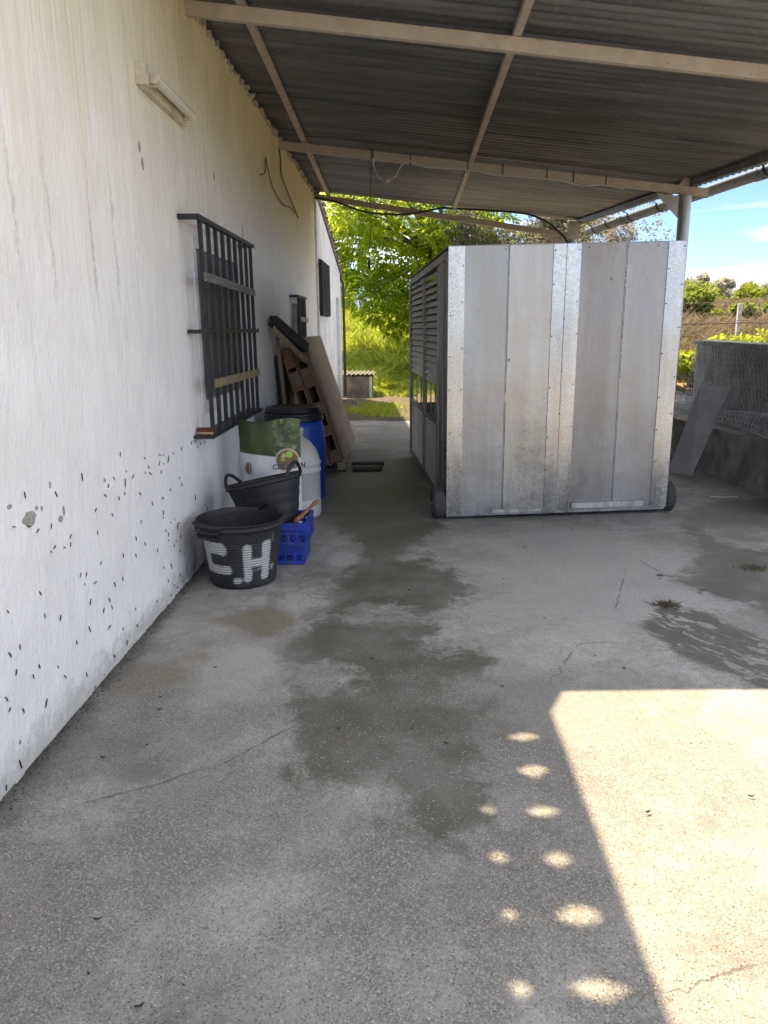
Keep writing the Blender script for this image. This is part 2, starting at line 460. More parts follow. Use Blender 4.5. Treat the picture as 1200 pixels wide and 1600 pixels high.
def make_galv(name, a, b, rough, spangle=0.25, streak=0.5, tarnish=(0.30, 0.28, 0.25), bump=0.5, fine=0.10):
    m = Mat(name); p = m.obj()
    n = m.noise(m.map(p, (4, 4, 0.5)), 1.5, 6, 0.62); cell = m.voro(p, 55, out='Color')
    cx = m.xyz(cell)[0]
    col = m.mix(m.ss(n, 0.3, 0.7), a, b)
    col = m.mix(m.math('MULTIPLY', cx, spangle), col, tuple(v * 1.35 for v in b))
    col = m.mix(m.math('MULTIPLY', m.ss(m.noise(m.map(p, (3.4, 3.4, 0.30)), 1.6, 7, 0.70), 0.44, 0.62), streak), col, tarnish)
    col = m.mix(m.math('MULTIPLY', m.ss(m.noise(p, 45, 5, 0.7), 0.60, 0.74), 0.35), col, tuple(v * 0.6 for v in tarnish))
    r = m.math('ADD', rough, m.math('ADD', m.math('MULTIPLY', m.math('SUBTRACT', n, 0.5), 0.22), m.math('MULTIPLY', cx, 0.10)))
    h = m.math('ADD', m.noise(m.map(p, (1, 1, 0.7)), 3.2, 3), m.math('MULTIPLY', m.noise(p, 16, 4), fine))
    m.set(color=col, metal=0.92, rough=r, normal=m.bump(h, bump, 0.02))
    return m.m

def make_wood(name, a, b, axis=(1, 1, 1), stain=(0.12, 0.10, 0.08), bump=0.5):
    m = Mat(name); p = m.pos()
    g = m.noise(m.map(p, axis), 1.0, 7, 0.66, 0.5); n = m.noise(p, 4, 5, 0.6)
    col = m.mix(m.ss(g, 0.3, 0.7), a, b)
    col = m.mix(m.math('MULTIPLY', m.ss(n, 0.48, 0.72), 0.55), col, stain)
    m.set(color=col, rough=0.82, normal=m.bump(g, bump, 0.004))
    return m.m

def make_leaf(name, cols, trans=0.5, rough=0.5, tint=(0.36, 0.42, 0.03)):
    """leaf: tone differs from leaf to leaf; light comes through the blade"""
    m = Mat(name)
    r = m.island()
    ramp = m.t.nodes.new('ShaderNodeValToRGB'); m._in(ramp.inputs[0], r)
    e = ramp.color_ramp.elements
    e[0].position = 0; e[0].color = (*cols[0], 1); e[1].position = 1; e[1].color = (*cols[-1], 1)
    for i, c in enumerate(cols[1:-1]):
        q = e.new((i + 1) / (len(cols) - 1)); q.color = (*c, 1)
    big = m.noise(m.pos(), 0.9, 4)
    col = m.mix(m.math('MULTIPLY', m.ss(big, 0.4, 0.7), 0.25), ramp.outputs[0], cols[0])
    m.set(color=col, rough=rough, spec=0.3)
    t = m.t.nodes.new('ShaderNodeBsdfTranslucent')
    m._in(t.inputs['Color'], m.mix(0.55, col, tint))
    mx = m.t.nodes.new('ShaderNodeMixShader'); mx.inputs[0].default_value = trans
    m.t.links.new(m.b.outputs[0], mx.inputs[1]); m.t.links.new(t.outputs[0], mx.inputs[2])
    m.t.links.new(mx.outputs[0], m.out.inputs['Surface'])
    return m.m

def make_earth():
    m = Mat('earth_and_turf'); p = m.pos()
    n = m.noise(p, 0.8, 6, 0.62); f = m.noise(p, 18, 6, 0.7)
    soil = m.mix(m.ss(f, 0.3, 0.7), (0.075, 0.062, 0.045), (0.175, 0.15, 0.115))
    turf = m.mix(m.ss(f, 0.3, 0.7), (0.11, 0.155, 0.022), (0.22, 0.27, 0.05))
    g = m.math('ADD', m.attr('turf'), m.math('MULTIPLY', m.math('SUBTRACT', n, 0.5), 0.9))
    col = m.mix(m.ss(g, 0.35, 0.65), soil, turf)
    dry = m.math('ADD', m.attr('dry'), m.math('MULTIPLY', m.math('SUBTRACT', n, 0.5), 0.8))
    col = m.mix(m.ss(dry, 0.35, 0.65), col, m.mix(m.ss(f, 0.3, 0.7), (0.20, 0.15, 0.075), (0.33, 0.26, 0.15)))
    m.set(color=col, rough=0.95, spec=0.1, normal=m.bump(f, 0.9, 0.04))
    return m.m

MAT_CONCRETE = make_concrete()
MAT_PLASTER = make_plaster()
MAT_OLDWHITE = make_old_whitewash()
MAT_SHEET = make_sheet_metal()
MAT_STEEL = make_painted_steel()
MAT_EARTH = make_earth()
MAT_TILE = simple('old_grey_tile', (0.22, 0.185, 0.15), 0.9, var=0.4, scale=5, bump=0.5, dirt=(0.10, 0.085, 0.065))
MAT_ROUGH = simple('rough_render', (0.33, 0.315, 0.285), 0.92, var=0.35, scale=4, bump=0.8, bscale=22, dirt=(0.15, 0.14, 0.12), dirt_scale=3)
MAT_BLOCK = simple('blackened_block_wall', (0.42, 0.425, 0.43), 0.92, var=0.25, scale=5, bump=0.8, bscale=20, dirt=(0.10, 0.10, 0.097), dirt_scale=2.2)
MAT_BLACK = simple('black_painted_iron', (0.014, 0.015, 0.019), 0.5, var=0.3, scale=15, bump=0.2, dirt=(0.032, 0.031, 0.03), dirt_scale=12)
MAT_WHITEP = simple('white_window_paint', (0.72, 0.72, 0.70), 0.5, var=0.06, scale=8, bump=0.1, dirt=(0.45, 0.42, 0.36))
MAT_GALVPIPE = make_galv('dull_zinc_pipe', (0.30, 0.31, 0.32), (0.42, 0.43, 0.44), 0.48, 0.1, 0.5)

# ------------------------------------------------------------------ ground (terrain) and the concrete floor
def smooth(t):
    t = np.clip(t, 0, 1); return t * t * (3 - 2 * t)

def terrain_h(x, y):
    x = np.asarray(x, float); y = np.asarray(y, float)
    base = -0.09 + 0.0 * x
    yard_end = smooth((y - 13.25) / 0.5)
    base = base + yard_end * 0.075
    bank = smooth((y - 19.3) / 11.0) * 1.75 + smooth((y - 20.0) / 1.6) * 0.30
    bank = bank * (1 - 0.25 * smooth((x - 2.0) / 5.0))
    base = base + bank
    right = smooth((x - 5.0 + 0.06 * y * 0) / 0.7) * smooth((y - 5.2) / 1.2)
    rise = 0.46 + 1.45 * smooth((y - 9.0) / 11.0) + 0.6 * smooth((y - 18) / 20.0)
    r = right * rise
    base = np.maximum(base, base * (1 - right) + r)
    base = base + 2.0 * smooth((y - 45) / 90.0)
    bump = 0.05 * np.sin(x * 1.7 + y * 0.6) * np.cos(y * 1.3 - x * 0.4) + 0.03 * np.sin(x * 3.9) * np.sin(y * 3.1)
    outside = np.maximum(yard_end, right)
    return base + bump * outside

def axis_pts(segs):
    out = []
    for a, b, n in segs: out += list(np.linspace(a, b, n, endpoint=False))
    return np.array(out + [segs[-1][1]])

gx = axis_pts([(-300, -40, 12), (-40, -8, 20), (-8, -1, 18), (-1, 9, 60), (9, 20, 30), (20, 60, 25), (60, 300, 12)])
gy = axis_pts([(-200, -20, 10), (-20, 0, 14), (0, 12, 36), (12, 30, 90), (30, 50, 40), (50, 140, 24), (140, 500, 8)])
X, Y = np.meshgrid(gx, gy)
Z = terrain_h(X, Y)
nx, ny = len(gx), len(gy)
me = bpy.data.meshes.new('ground')
faces = [(j * nx + i, j * nx + i + 1, (j + 1) * nx + i + 1, (j + 1) * nx + i) for j in range(ny - 1) for i in range(nx - 1)]
me.from_pydata(np.stack([X, Y, Z], -1).reshape(-1, 3).tolist(), [], faces)
me.polygons.foreach_set('use_smooth', [True] * len(faces))
turf = smooth((Y - 19.0) / 1.4) * (1 - smooth((X - 4) / 3)) + smooth((Y - 60) / 20) * 0.8 + 0.9 * np.exp(-(((X - 0.75) / 0.55) ** 2 + ((Y - 15.2) / 0.8) ** 2))
dry = 0.62 * smooth((X - 5.3) / 0.8) * smooth((Y - 8) / 2) * (1 - smooth((Y - 60) / 20)) + 0.2
turf = np.maximum(turf, 0.42 * smooth((X - 5.6) / 0.8) * smooth((Y - 10) / 2))
for nm, ar in (('turf', turf), ('dry', dry * (1 - smooth(turf)))):
    a = me.attributes.new(nm, 'FLOAT', 'POINT'); a.data.foreach_set('value', ar.ravel().astype(np.float32))
me.materials.append(MAT_EARTH)
tag(link_mesh('ground', me), kind='structure')

DAMP_MAIN = [(0.44, 8.29), (0.7, 6.17), (1.13, 5.44), (1.13, 5.07), (0.99, 4.56), (0.99, 4.03), (0.81, 3.64), (0.84, 3.38), (0.92, 3.15), (0.96, 2.77), (0.98, 2.46), (1.11, 2.33), (1.33, 2.41), (1.42, 2.14), (1.52, 2.04), (1.68, 2.11), (1.68, 2.35), (1.69, 2.59), (1.74, 2.85), (1.84, 3.0), (1.77, 3.25), (1.85, 3.54), (1.58, 3.75), (1.54, 3.91), (1.83, 4.43), (1.71, 4.86), (1.45, 5.32), (1.7, 5.9), (1.73, 6.17), (1.54, 7.89), (1.33, 8.88), (0.87, 8.76)]
DAMP_RIGHT = [(3.71, 6.3), (3.57, 5.41), (3.49, 5.08), (3.4, 4.93), (3.25, 4.7), (3.1, 4.67), (3.15, 4.52), (3.26, 4.41), (3.32, 4.28), (3.45, 4.16), (3.53, 4.05), (3.78, 3.95), (5.46, 7.02), (4.83, 6.95), (4.17, 6.78)]
PATCHY = [(2.9, 4.15), (2.7, 3.81), (2.77, 3.49), (2.94, 3.21), (3.08, 3.05), (3.31, 3.52), (3.26, 3.73), (3.15, 3.95), (3.06, 4.1)]
CRACKS = [[(0.64, 2.4), (0.79, 2.57), (0.95, 2.79)], [(0.28, 2.24), (0.51, 2.36), (0.7, 2.5)], [(2.13, 3.27), (2.31, 3.6), (2.48, 3.62)], [(3.04, 5.05), (3.12, 4.7), (3.26, 4.41), (3.45, 4.16)], [(2.7, 3.81), (2.61, 4.05), (2.84, 4.68)], [(2.12, 1.55), (2.35, 1.62)]]

def sdf_poly(px, py, poly):
    d = np.full(px.shape, 1e9); s = np.zeros(px.shape, bool); n = len(poly)
    for i in range(n):
        ax, ay = poly[i]; bx, by = poly[(i + 1) % n]
        ex, ey = bx - ax, by - ay
        t = np.clip(((px - ax) * ex + (py - ay) * ey) / (ex * ex + ey * ey), 0, 1)
        d = np.minimum(d, np.hypot(px - ax - t * ex, py - ay - t * ey))
        c = ((ay > py) != (by > py)) & (px < ex * (py - ay) / (ey if abs(ey) > 1e-9 else 1e-9) + ax)
        s ^= c
    return np.where(s, -d, d)

def signed_line(px, py, poly):
    best = np.full(px.shape, 1e9); val = np.full(px.shape, 1.0)
    for (ax, ay), (bx, by) in zip(poly[:-1], poly[1:]):
        ex, ey = bx - ax, by - ay; L2 = ex * ex + ey * ey
        t = ((px - ax) * ex + (py - ay) * ey) / L2; tc = np.clip(t, 0, 1)
        d = np.hypot(px - ax - tc * ex, py - ay - tc * ey)
        sg = np.sign(ex * (py - ay) - ey * (px - ax))
        val = np.where(d < best, sg * d + np.where((t < 0) | (t > 1), 0.02, 0.0), val); best = np.minimum(best, d)
    return val, best

fx = axis_pts([(-0.25, 4.0, 85), (4.0, 6.0, 24), (6.0, 14.0, 16)])
fy = axis_pts([(-9.0, 0.5, 24), (0.5, 7.0, 130), (7.0, 13.3, 70)])
FX, FY = np.meshgrid(fx, fy)
fz = 0.006 * np.sin(FX * 1.9 + 0.6) * np.sin(FY * 1.3) * np.clip(FX / 1.5, 0, 1)
fz = fz - 0.004
# broken far edge of the slab
FYe = FY + np.where(FY > 13.2, 0.10 * np.sin(FX * 3.1) + 0.05 * np.sin(FX * 9.3), 0)
fnx, fny = len(fx), len(fy)
keep = lambda i, j: not (fx[i] > 5.0 and fy[j] > 7.0)
top = np.stack([FX, FYe, fz], -1).reshape(-1, 3)
ff = [(j * fnx + i, j * fnx + i + 1, (j + 1) * fnx + i + 1, (j + 1) * fnx + i) for j in range(fny - 1) for i in range(fnx - 1) if keep(i, j)]
nb = len(top)
edge_v = [(x, float(FYe[-1, i]), -0.2) for i, x in enumerate(fx)]
ff += [((fny - 1) * fnx + i + 1, (fny - 1) * fnx + i, nb + i, nb + i + 1) for i in range(fnx - 1) if fx[i] <= 5.0]
me = bpy.data.meshes.new('concrete_floor')
me.from_pydata(top.tolist() + edge_v, [], ff)
me.polygons.foreach_set('use_smooth', [True] * len(ff))
def gauss(cx, cy, rx, ry, a=1.0): return a * np.exp(-(((FX - cx) / rx) ** 2 + ((FY - cy) / ry) ** 2))
damp = np.minimum(sdf_poly(FX, FY, DAMP_MAIN), sdf_poly(FX, FY, DAMP_RIGHT))
for cx, cy, r in ((1.66, 3.62, 0.085), (1.27, 4.02, 0.10), (1.02, 3.2, 0.10), (1.71, 4.96, 0.08), (1.72, 3.1, 0.07), (1.5, 5.15, 0.07), (4.2, 5.6, 0.25)):
    damp = np.maximum(damp, r * 1.5 - np.hypot((FX - cx) / 1.25, FY - cy))
patchy = sdf_poly(FX, FY, PATCHY)
brown = gauss(0.30, 1.75, 0.35, 0.30, 0.62) + gauss(0.2, 2.45, 0.25, 0.25, 0.5) + gauss(1.5, 2.2, 0.3, 0.3, 0.35) + gauss(0.2, 3.19, 0.22, 0.25) + gauss(0.65, 3.91, 0.17, 0.26, 1.1) + gauss(0.45, 3.95, 0.2, 0.12, 0.7) + gauss(0.38, 3.55, 0.12, 0.2, 0.5) + gauss(2.55, 2.46, 0.08, 0.1, 0.5) + gauss(2.3, 2.0, 0.25, 0.15, 0.35)
aggr_dim = smooth((3.9 - FY) / 1.5) * 0.60 + gauss(0.17, 2.5, 0.35, 0.6) + gauss(0.5, 1.75, 0.45, 0.5, 1.1) + gauss(1.32, 2.84, 0.45, 0.7, 0.8) + gauss(1.6, 2.1, 0.3, 0.4, 0.7) + gauss(0.2, 2.0, 0.5, 0.5) + gauss(1.1, 1.4, 1.2, 0.5, 0.6)  # first term also darkens the near floor so the sunlit part stays unclipped
pale = gauss(0.62, 3.2, 0.22, 0.55, 1.0) + gauss(0.89, 2.62, 0.10, 0.22, 0.9) + gauss(0.83, 3.0, 0.10, 0.3, 0.7) + gauss(0.98, 5.1, 0.16, 0.3, 0.8) + gauss(2.85, 4.35, 0.4, 0.35, 0.8) + gauss(2.3, 4.3, 0.7, 1.1, 0.7) + gauss(2.6, 5.6, 0.9, 0.6, 0.5) + gauss(3.2, 4.95, 0.5, 0.5, 0.6) + gauss(2.7, 2.2, 0.9, 0.9, 0.25) + smooth((FX - 4.2) / 1.0) * smooth((6.0 - FY) / 2.0) + smooth((0.3 - FY) / 1.5) + gauss(1.25, 11.5, 1.2, 1.9, 0.45) + gauss(0.75, 4.2, 0.1, 0.3, 0.6)  # includes paleness painted at the sunlit patch and an unseen pale bounce floor
ck = np.full(FX.shape, 1.0); cb = np.full(FX.shape, 1e9)
for cr in CRACKS:
    v, b = signed_line(FX, FY, cr); ck = np.where(b < cb, v, ck); cb = np.minimum(cb, b)
for nm, ar in (('damp', damp), ('patchy', patchy), ('brown', brown), ('aggregate_dim', aggr_dim), ('pale', pale), ('crack', ck)):
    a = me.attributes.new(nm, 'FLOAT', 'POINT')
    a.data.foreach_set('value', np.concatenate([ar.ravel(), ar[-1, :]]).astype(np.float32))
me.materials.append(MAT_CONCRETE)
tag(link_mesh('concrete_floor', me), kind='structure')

# ------------------------------------------------------------------ farmhouse
WALL_TOP = 3.70
house = thing('farmhouse', 'long white farmhouse wall with barred windows along the left of the yard', 'house', (-0.3, 2.0, 0))
def wall_face(y0, y1, z0, z1, holes, depth, x=0.0):
    """front face of a wall at x with openings (ya, yb, za, zb) and their reveals"""
    ys = sorted(set([y0, y1] + [h[0] for h in holes] + [h[1] for h in holes] + list(np.arange(y0 + 0.9, y1, 0.9))))
    zs = sorted(set([z0, z1] + [h[2] for h in holes] + [h[3] for h in holes]))
    mb = MB()
    for a, b in zip(ys[:-1], ys[1:]):
        for c, d in zip(zs[:-1], zs[1:]):
            if any(h[0] <= a and b <= h[1] and h[2] <= c and d <= h[3] for h in holes): continue
            mb.add([(x, a, c), (x, b, c), (x, b, d), (x, a, d)], [(0, 1, 2, 3)])
    for (a, b, c, d) in holes:
        e = x - depth
        mb.add([(x, a, c), (x, b, c), (e, b, c), (e, a, c)], [(0, 3, 2, 1)])
        mb.add([(x, a, d), (x, b, d), (e, b, d), (e, a, d)], [(0, 1, 2, 3)])
        mb.add([(x, a, c), (x, a, d), (e, a, d), (e, a, c)], [(0, 3, 2, 1)])
        mb.add([(x, b, c), (x, b, d), (e, b, d), (e, b, c)], [(0, 1, 2, 3)])
    return mb
W1 = (5.24, 6.76, 1.00, 2.20)
W2 = (9.66, 10.46, 1.10, 1.96)
mb = wall_face(-9.0, 12.68, -0.1, WALL_TOP, [W1, W2], 0.12)
# rest of the house body behind the face
mb.add([(0, -9, -0.1), (-7, -9, -0.1), (-7, -9, WALL_TOP), (0, -9, WALL_TOP)], [(0, 3, 2, 1)])
mb.add([(-7, -9, -0.1), (-7, 12.68, -0.1), (-7, 12.68, WALL_TOP), (-7, -9, WALL_TOP)], [(0, 3, 2, 1)])
mb.add([(0, 12.68, -0.1), (-7, 12.68, -0.1), (-7, 12.68, WALL_TOP), (0, 12.68, WALL_TOP)], [(0, 1, 2, 3)])
mb.add([(0, -9, WALL_TOP), (0, 12.68, WALL_TOP), (-7, 12.68, WALL_TOP), (-7, -9, WALL_TOP)], [(0, 1, 2, 3)])
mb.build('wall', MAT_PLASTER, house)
# tiled roof whose eave leaves gaps between the tile courses
mb = MB()
def ez(x): return 3.80 - 0.16 * x
def eq(pts): mb.add([(x, y, ez(x)) for x, y in pts], [tuple(range(len(pts)))])
EDGE = 0.545
ys_h = [2.69 + 1.135 - 0.235 * k for k in range(-1, 40)]
yt, yb = ys_h[0] + 0.1175, ys_h[-1] - 0.1175
for a, b in ((-0.6, 0.05), (0.25, 0.27), (0.50, EDGE)):
    eq([(a, yb), (b, yb), (b, yt), (a, yt)])
eq([(-0.6, yt), (EDGE, yt), (EDGE, 12.7), (-0.6, 12.7)])
eq([(EDGE, 4.0), (EDGE + 0.10, 4.2), (EDGE, 4.2)])  # unseen corner piece added to chamfer the sun patch
rg = random.Random(4)
def holed(x0, x1, y0, y1, cx, cy, hx, hy):
    o = [(x0, y0), (cx, y0), (x1, y0), (x1, cy), (x1, y1), (cx, y1), (x0, y1), (x0, cy)]
    q = lambda: rg.uniform(0.8, 1.25)
    i = [(cx - hx * .5 * q(), cy - hy * .5 * q()), (cx, cy - hy * q()), (cx + hx * .5 * q(), cy - hy * .5 * q()), (cx + hx * q(), cy), (cx + hx * .45 * q(), cy + hy * .6 * q()), (cx, cy + hy * q()), (cx - hx * .45 * q(), cy + hy * .6 * q()), (cx - hx * q(), cy)]
    for k in range(8): eq([o[k], o[(k + 1) % 8], i[(k + 1) % 8], i[k]])
rg = random.Random(4)
for k, yc in enumerate(ys_h):
    j = lambda s: rg.uniform(-s, s)
    on = k >= 1
    holed(0.27, 0.50, yc - 0.1175, yc + 0.1175, 0.385 + j(0.010), yc + j(0.014), 0.068 + j(0.016) if on else 0.002, 0.034 + j(0.010) if on else 0.002)
    on2 = k >= 3
    holed(0.05, 0.25, yc - 0.1175, yc + 0.1175, 0.185 + j(0.006), yc + 0.01 + j(0.008), 0.026 + j(0.004) if on2 else 0.002, 0.021 + j(0.004) if on2 else 0.002)
mb.add([(-0.6, -9, ez(-0.6)), (-0.6, 12.7, ez(-0.6)), (-7.2, 12.7, 5.0), (-7.2, -9, 5.0)], [(0, 1, 2, 3)])
mb.build('roof', MAT_TILE, house)

def barred_window(parent, hole, pane_mat, gx_, gy0, gy1, gz0, gz1, nb, rails, slats, frame_t=0.075):
    ya, yb_, za, zb = hole
    win = MB()
    t = frame_t
    win.box(-0.075, 0.010, ya + 0.004, ya + t, za + 0.004, zb - 0.004)
    win.box(-0.075, 0.010, yb_ - t, yb_ - 0.004, za + 0.004, zb - 0.004)
    win.box(-0.072, 0.008, ya + t, yb_ - t, za + 0.004, za + t + 0.02)
    win.box(-0.072, 0.008, ya + t, yb_ - t, zb - t, zb - 0.004)
    w = win.build('window', MAT_WHITEP, parent)
    for a, b in ((ya + t, (ya + yb_) / 2 - 0.002), ((ya + yb_) / 2 + 0.002, yb_ - t)):
        MB().box(-0.030, -0.020, a, b, za + t + 0.02, zb - t).build('pane', pane_mat, w)
    MB().box(-0.118, -0.062, ya, yb_, za, zb).build('blind', MAT_BLIND, w)
    g = MB()
    hw = 0.0125
    g.bar((0.002, gy0, gz1), (gx_ + 0.018, gy0, gz1), 0.045, 0.030)
    g.bar((gx_, gy0 + 0.024, gz1), (gx_, gy1, gz1), 0.036, 0.028)
    g.bar((0.002, gy1 - 0.02, gz1 + 0.001), (gx_ - 0.019, gy1 - 0.02, gz1 + 0.001), 0.04, 0.026)
    gr = g.build('window_grille', MAT_BLACK, parent)
    # the bottom tray bar, broad enough to hold things
    MB().box(0.002, gx_ + 0.016, gy0, gy1 + 0.06, gz0 - 0.012, gz0 + 0.010).build('bottom_rail', MAT_BLACK, gr)
    for k in range(nb):
        yk = gy0 + 0.06 + (gy1 - gy0 - 0.16) * k / (nb - 1)
        MB().box(gx_ - hw, gx_ + hw, yk - hw, yk + hw, gz0 + 0.010, gz1 - 0.0145).build('bar', MAT_BLACK, gr)
    for (zr, y0, y1) in rails:
        r = MB().bar((gx_ + 0.020, y0, zr), (gx_ + 0.020, y1, zr), 0.014, 0.030)
        r.bar((0.002, y0 + 0.015, zr), (gx_ + 0.012, y0 + 0.015, zr), 0.022, 0.026)
        r.build('cross_rail', MAT_BLACK, gr)
    for (y0, z0, y1, z1, h, mt) in slats:
        MB().bar((gx_ + 0.030, y0, z0), (gx_ + 0.030, y1, z1), 0.014, h).build('slat', mt, gr)
    return gr

MAT_BLIND = simple('grey_roller_blind', (0.115, 0.115, 0.11), 0.7, var=0.12, scale=3)
m = Mat('dusty_window_glass'); m.set(color=m.mix(m.noise(m.pos(), 4, 5), (0.10, 0.10, 0.098, 1), (0.155, 0.155, 0.15, 1)), rough=0.45, spec=0.35); MAT_GLASS = m.m
MAT_GREYSLAT = make_wood('grey_weathered_slat', (0.115, 0.11, 0.10), (0.20, 0.19, 0.17), (60, 3, 60))
MAT_MOSSSLAT = make_wood('mossy_slat', (0.17, 0.135, 0.080), (0.27, 0.225, 0.125), (8, 9, 40), stain=(0.15, 0.21, 0.035))
MAT_PALESLAT = make_wood('pale_slat', (0.33, 0.30, 0.25), (0.42, 0.39, 0.33), (60, 3, 60))
barred_window(house, W1, MAT_GLASS, 0.12, 4.965, 6.74, 0.885, 2.275, 9, [(1.575, 4.99, 6.73)],
              [(4.96, 1.915, 6.58, 1.885, 0.055, MAT_GREYSLAT), (5.06, 1.235, 6.62, 1.225, 0.058, MAT_MOSSSLAT)])
barred_window(house, W2, MAT_GLASS, 0.10, 9.62, 10.42, 0.98, 1.985, 6, [], [(9.66, 1.71, 10.36, 1.70, 0.06, MAT_PALESLAT)], 0.05)

# flakes where the whitewash has come away
MAT_FLAKE = simple('bare_render_patch', (0.33, 0.33, 0.29), 0.95, var=0.2, scale=30, bump=0.5)
rg = random.Random(9)
def blob(cy, cz, ry, rz, n=13):
    return [(0.0, cy + ry * math.cos(t) * (0.75 + rg.random() * 0.45), cz + rz * math.sin(t) * (0.75 + rg.random() * 0.45)) for t in [2 * math.pi * k / n for k in range(n)]]
for cy, cz, ry, rz in ((2.70, 0.90, 0.055, 0.030), (2.76, 0.925, 0.014, 0.008), (2.80, 0.915, 0.010, 0.010), (2.945, 0.835, 0.020, 0.014), (2.98, 0.86, 0.010, 0.022), (2.57, 0.975, 0.016, 0.010), (4.33, 2.54, 0.018, 0.026), (4.36, 2.46, 0.020, 0.034), (2.89, 0.99, 0.008, 0.014), (6.95, 2.42, 0.018, 0.06), (6.0, 2.7, 0.02, 0.03), (3.43, 0.90, 0.012, 0.010)):
    MB().prism(blob(cy, cz, ry, rz), (0.0022, 0, 0)).build('bare_patch', MAT_FLAKE, house)
# crumbled mortar along the wall head
MAT_MORTAR = simple('crumbled_mortar', (0.45, 0.40, 0.32), 0.95, var=0.3, scale=30, bump=0.8)
mb = MB(); rg = random.Random(3); yy = 4.3
while yy < 12.6:
    l = rg.uniform(0.03, 0.10); dx = rg.uniform(0.004, 0.045); dz = rg.uniform(0.015, 0.05)
    mb.obox((dx / 2, yy, WALL_TOP - 0.02 + rg.uniform(-0.025, 0.02)), (dx / 2, rg.uniform(-.004, .004), 0.004), (0, l / 2, rg.uniform(-.01, .01)), (0.002, 0, dz / 2))
    yy += l + rg.uniform(0.0, 0.09)
o = mb.build('mortar_crumbs', MAT_MORTAR, house); o['kind'] = 'stuff'
mb = MB(); rg = random.Random(5); yy = 1.2     # ragged plaster foot where wall meets floor
while yy < 12.4:
    l = rg.uniform(0.04, 0.16); dx = rg.uniform(0.002, 0.012); dz = rg.uniform(0.006, 0.028)
    mb.prism([(0.0, yy, 0.0), (0.0, yy + l, 0.0), (0.0, yy + l * rg.uniform(.6, .9), dz), (0.0, yy + l * rg.uniform(.1, .4), dz * rg.uniform(.6, 1.1))], (dx, 0, 0)); yy += l * rg.uniform(0.8, 1.6)
o = mb.build('plaster_foot', MAT_PLASTER, house); o['kind'] = 'stuff'

# ------------------------------------------------------------------ older outbuilding beyond
shed = thing('outbuilding', 'old flaking whitewashed outbuilding with black shutter beyond the farmhouse wall', 'outbuilding', (-0.3, 15.0, 0))
mb = MB()
def topz(y): return 3.66 - (y - 12.7) * 0.205
ys = list(np.linspace(12.69, 17.25, 12))
D = (15.95, 16.75, 2.22)
ys = sorted(set(ys + [D[0], D[1]]))
for a, b in zip(ys[:-1], ys[1:]):
    indoor = D[0] <= a and b <= D[1]
    z0 = D[2] if indoor else -0.15
    mb.add([(0.03, a, z0), (0.03, b, z0), (0.03, b, topz(b)), (0.03, a, topz(a))], [(0, 1, 2, 3)])
for yv, order in ((D[0], (0, 1, 2, 3)), (D[1], (3, 2, 1, 0))):
    mb.add([(0.03, yv, -0.15), (-0.12, yv, -0.15), (-0.12, yv, D[2]), (0.03, yv, D[2])], [order])
mb.add([(0.03, D[0], D[2]), (0.03, D[1], D[2]), (-0.12, D[1], D[2]), (-0.12, D[0], D[2])], [(0, 1, 2, 3)])
mb.add([(0.03, 17.25, -0.15), (-6, 17.25, -0.15), (-6, 17.25, topz(17.25)), (0.03, 17.25, topz(17.25))], [(0, 1, 2, 3)])
mb.add([(0.03, 12.69, -0.15), (-0.05, 12.69, -0.15), (-0.05, 12.69, 3.66), (0.03, 12.69, 3.66)], [(0, 3, 2, 1)])
mb.build('wall', MAT_OLDWHITE, shed)
mb = MB().box(-0.11, -0.06, D[0] + 0.003, D[1] - 0.003, -0.05, D[2] - 0.003)
door = mb.build('door', simple('pale_blue_door_paint', (0.42, 0.52, 0.60), 0.6, var=0.15, scale=6, bump=0.3, dirt=(0.3, 0.3, 0.3)), shed)
MB().tube([(-0.06, 16.05, 1.0), (-0.02, 16.05, 1.0), (-0.02, 16.05, 1.10)], 0.012).build('handle', MAT_BLACK, door)
# roof edge: sloping slab and tile ends
rf = MB()
s_ = Vector((0, 4.8, -4.8 * 0.205)).normalized()
rf.obox((-3.02, 15.06, topz(15.06) + 0.05), (3.08, 0, 0), s_ * 2.52, s_.cross(Vector((1, 0, 0))).normalized() * 0.03)
roof = rf.build('roof', MAT_TILE, shed)
rg = random.Random(2)
for k in range(20):
    yk = 12.9 + k * 0.232
    t = MB(); prof = [(math.cos(a) * 0.085, math.sin(a) * 0.055) for a in [math.pi * q / 6 for q in range(7)]]
    prof2 = [(math.cos(a) * 0.072, math.sin(a) * 0.043) for a in [math.pi * q / 6 for q in range(6, -1, -1)]]
    zt = topz(yk) + 0.085
    poly = [(0.02, yk + p[0], zt + p[1] - p[0] * 0.205) for p in prof + prof2]
    n_ = len(poly)
    vs = [Vector(p) + Vector((-0.28, 0, 0)) for p in poly] + [Vector(p) + Vector((0.055 + rg.uniform(-.04, .03), 0, rg.uniform(-.012, .01))) for p in poly]
    fs = [(i, (i + 1) % n_, n_ + (i + 1) % n_, n_ + i) for i in range(n_)]
    for i in range(6): fs.append((n_ + i, n_ + i + 1, n_ + 12 - i, n_ + 13 - i))
    t.add(vs, fs); t.build('roof_tile', MAT_TILE, roof)
# black louvred shutter with its slats
sh = MB().box(0.032, 0.055, 12.80, 14.22, 1.80, 2.70).build('shutter', MAT_BLACK, shed)
for k in range(9):
    y0 = 12.83 + k * 0.155
    MB().box(0.056, 0.085, y0, y0 + 0.105, 1.81, 2.69).build('slat', MAT_BLACK, sh)
for zz in (1.92, 2.58): MB().box(0.04, 0.10, 12.70, 12.82, zz, zz + 0.04).build('hinge', MAT_BLACK, sh)
MB().tube([(0.09, 17.22, 0.1), (0.09, 17.22, 2.55), (0.02, 17.1, 2.72)], 0.03, 8).build('down_pipe', simple('dark_pipe', (0.05, 0.045, 0.04), 0.6), shed)

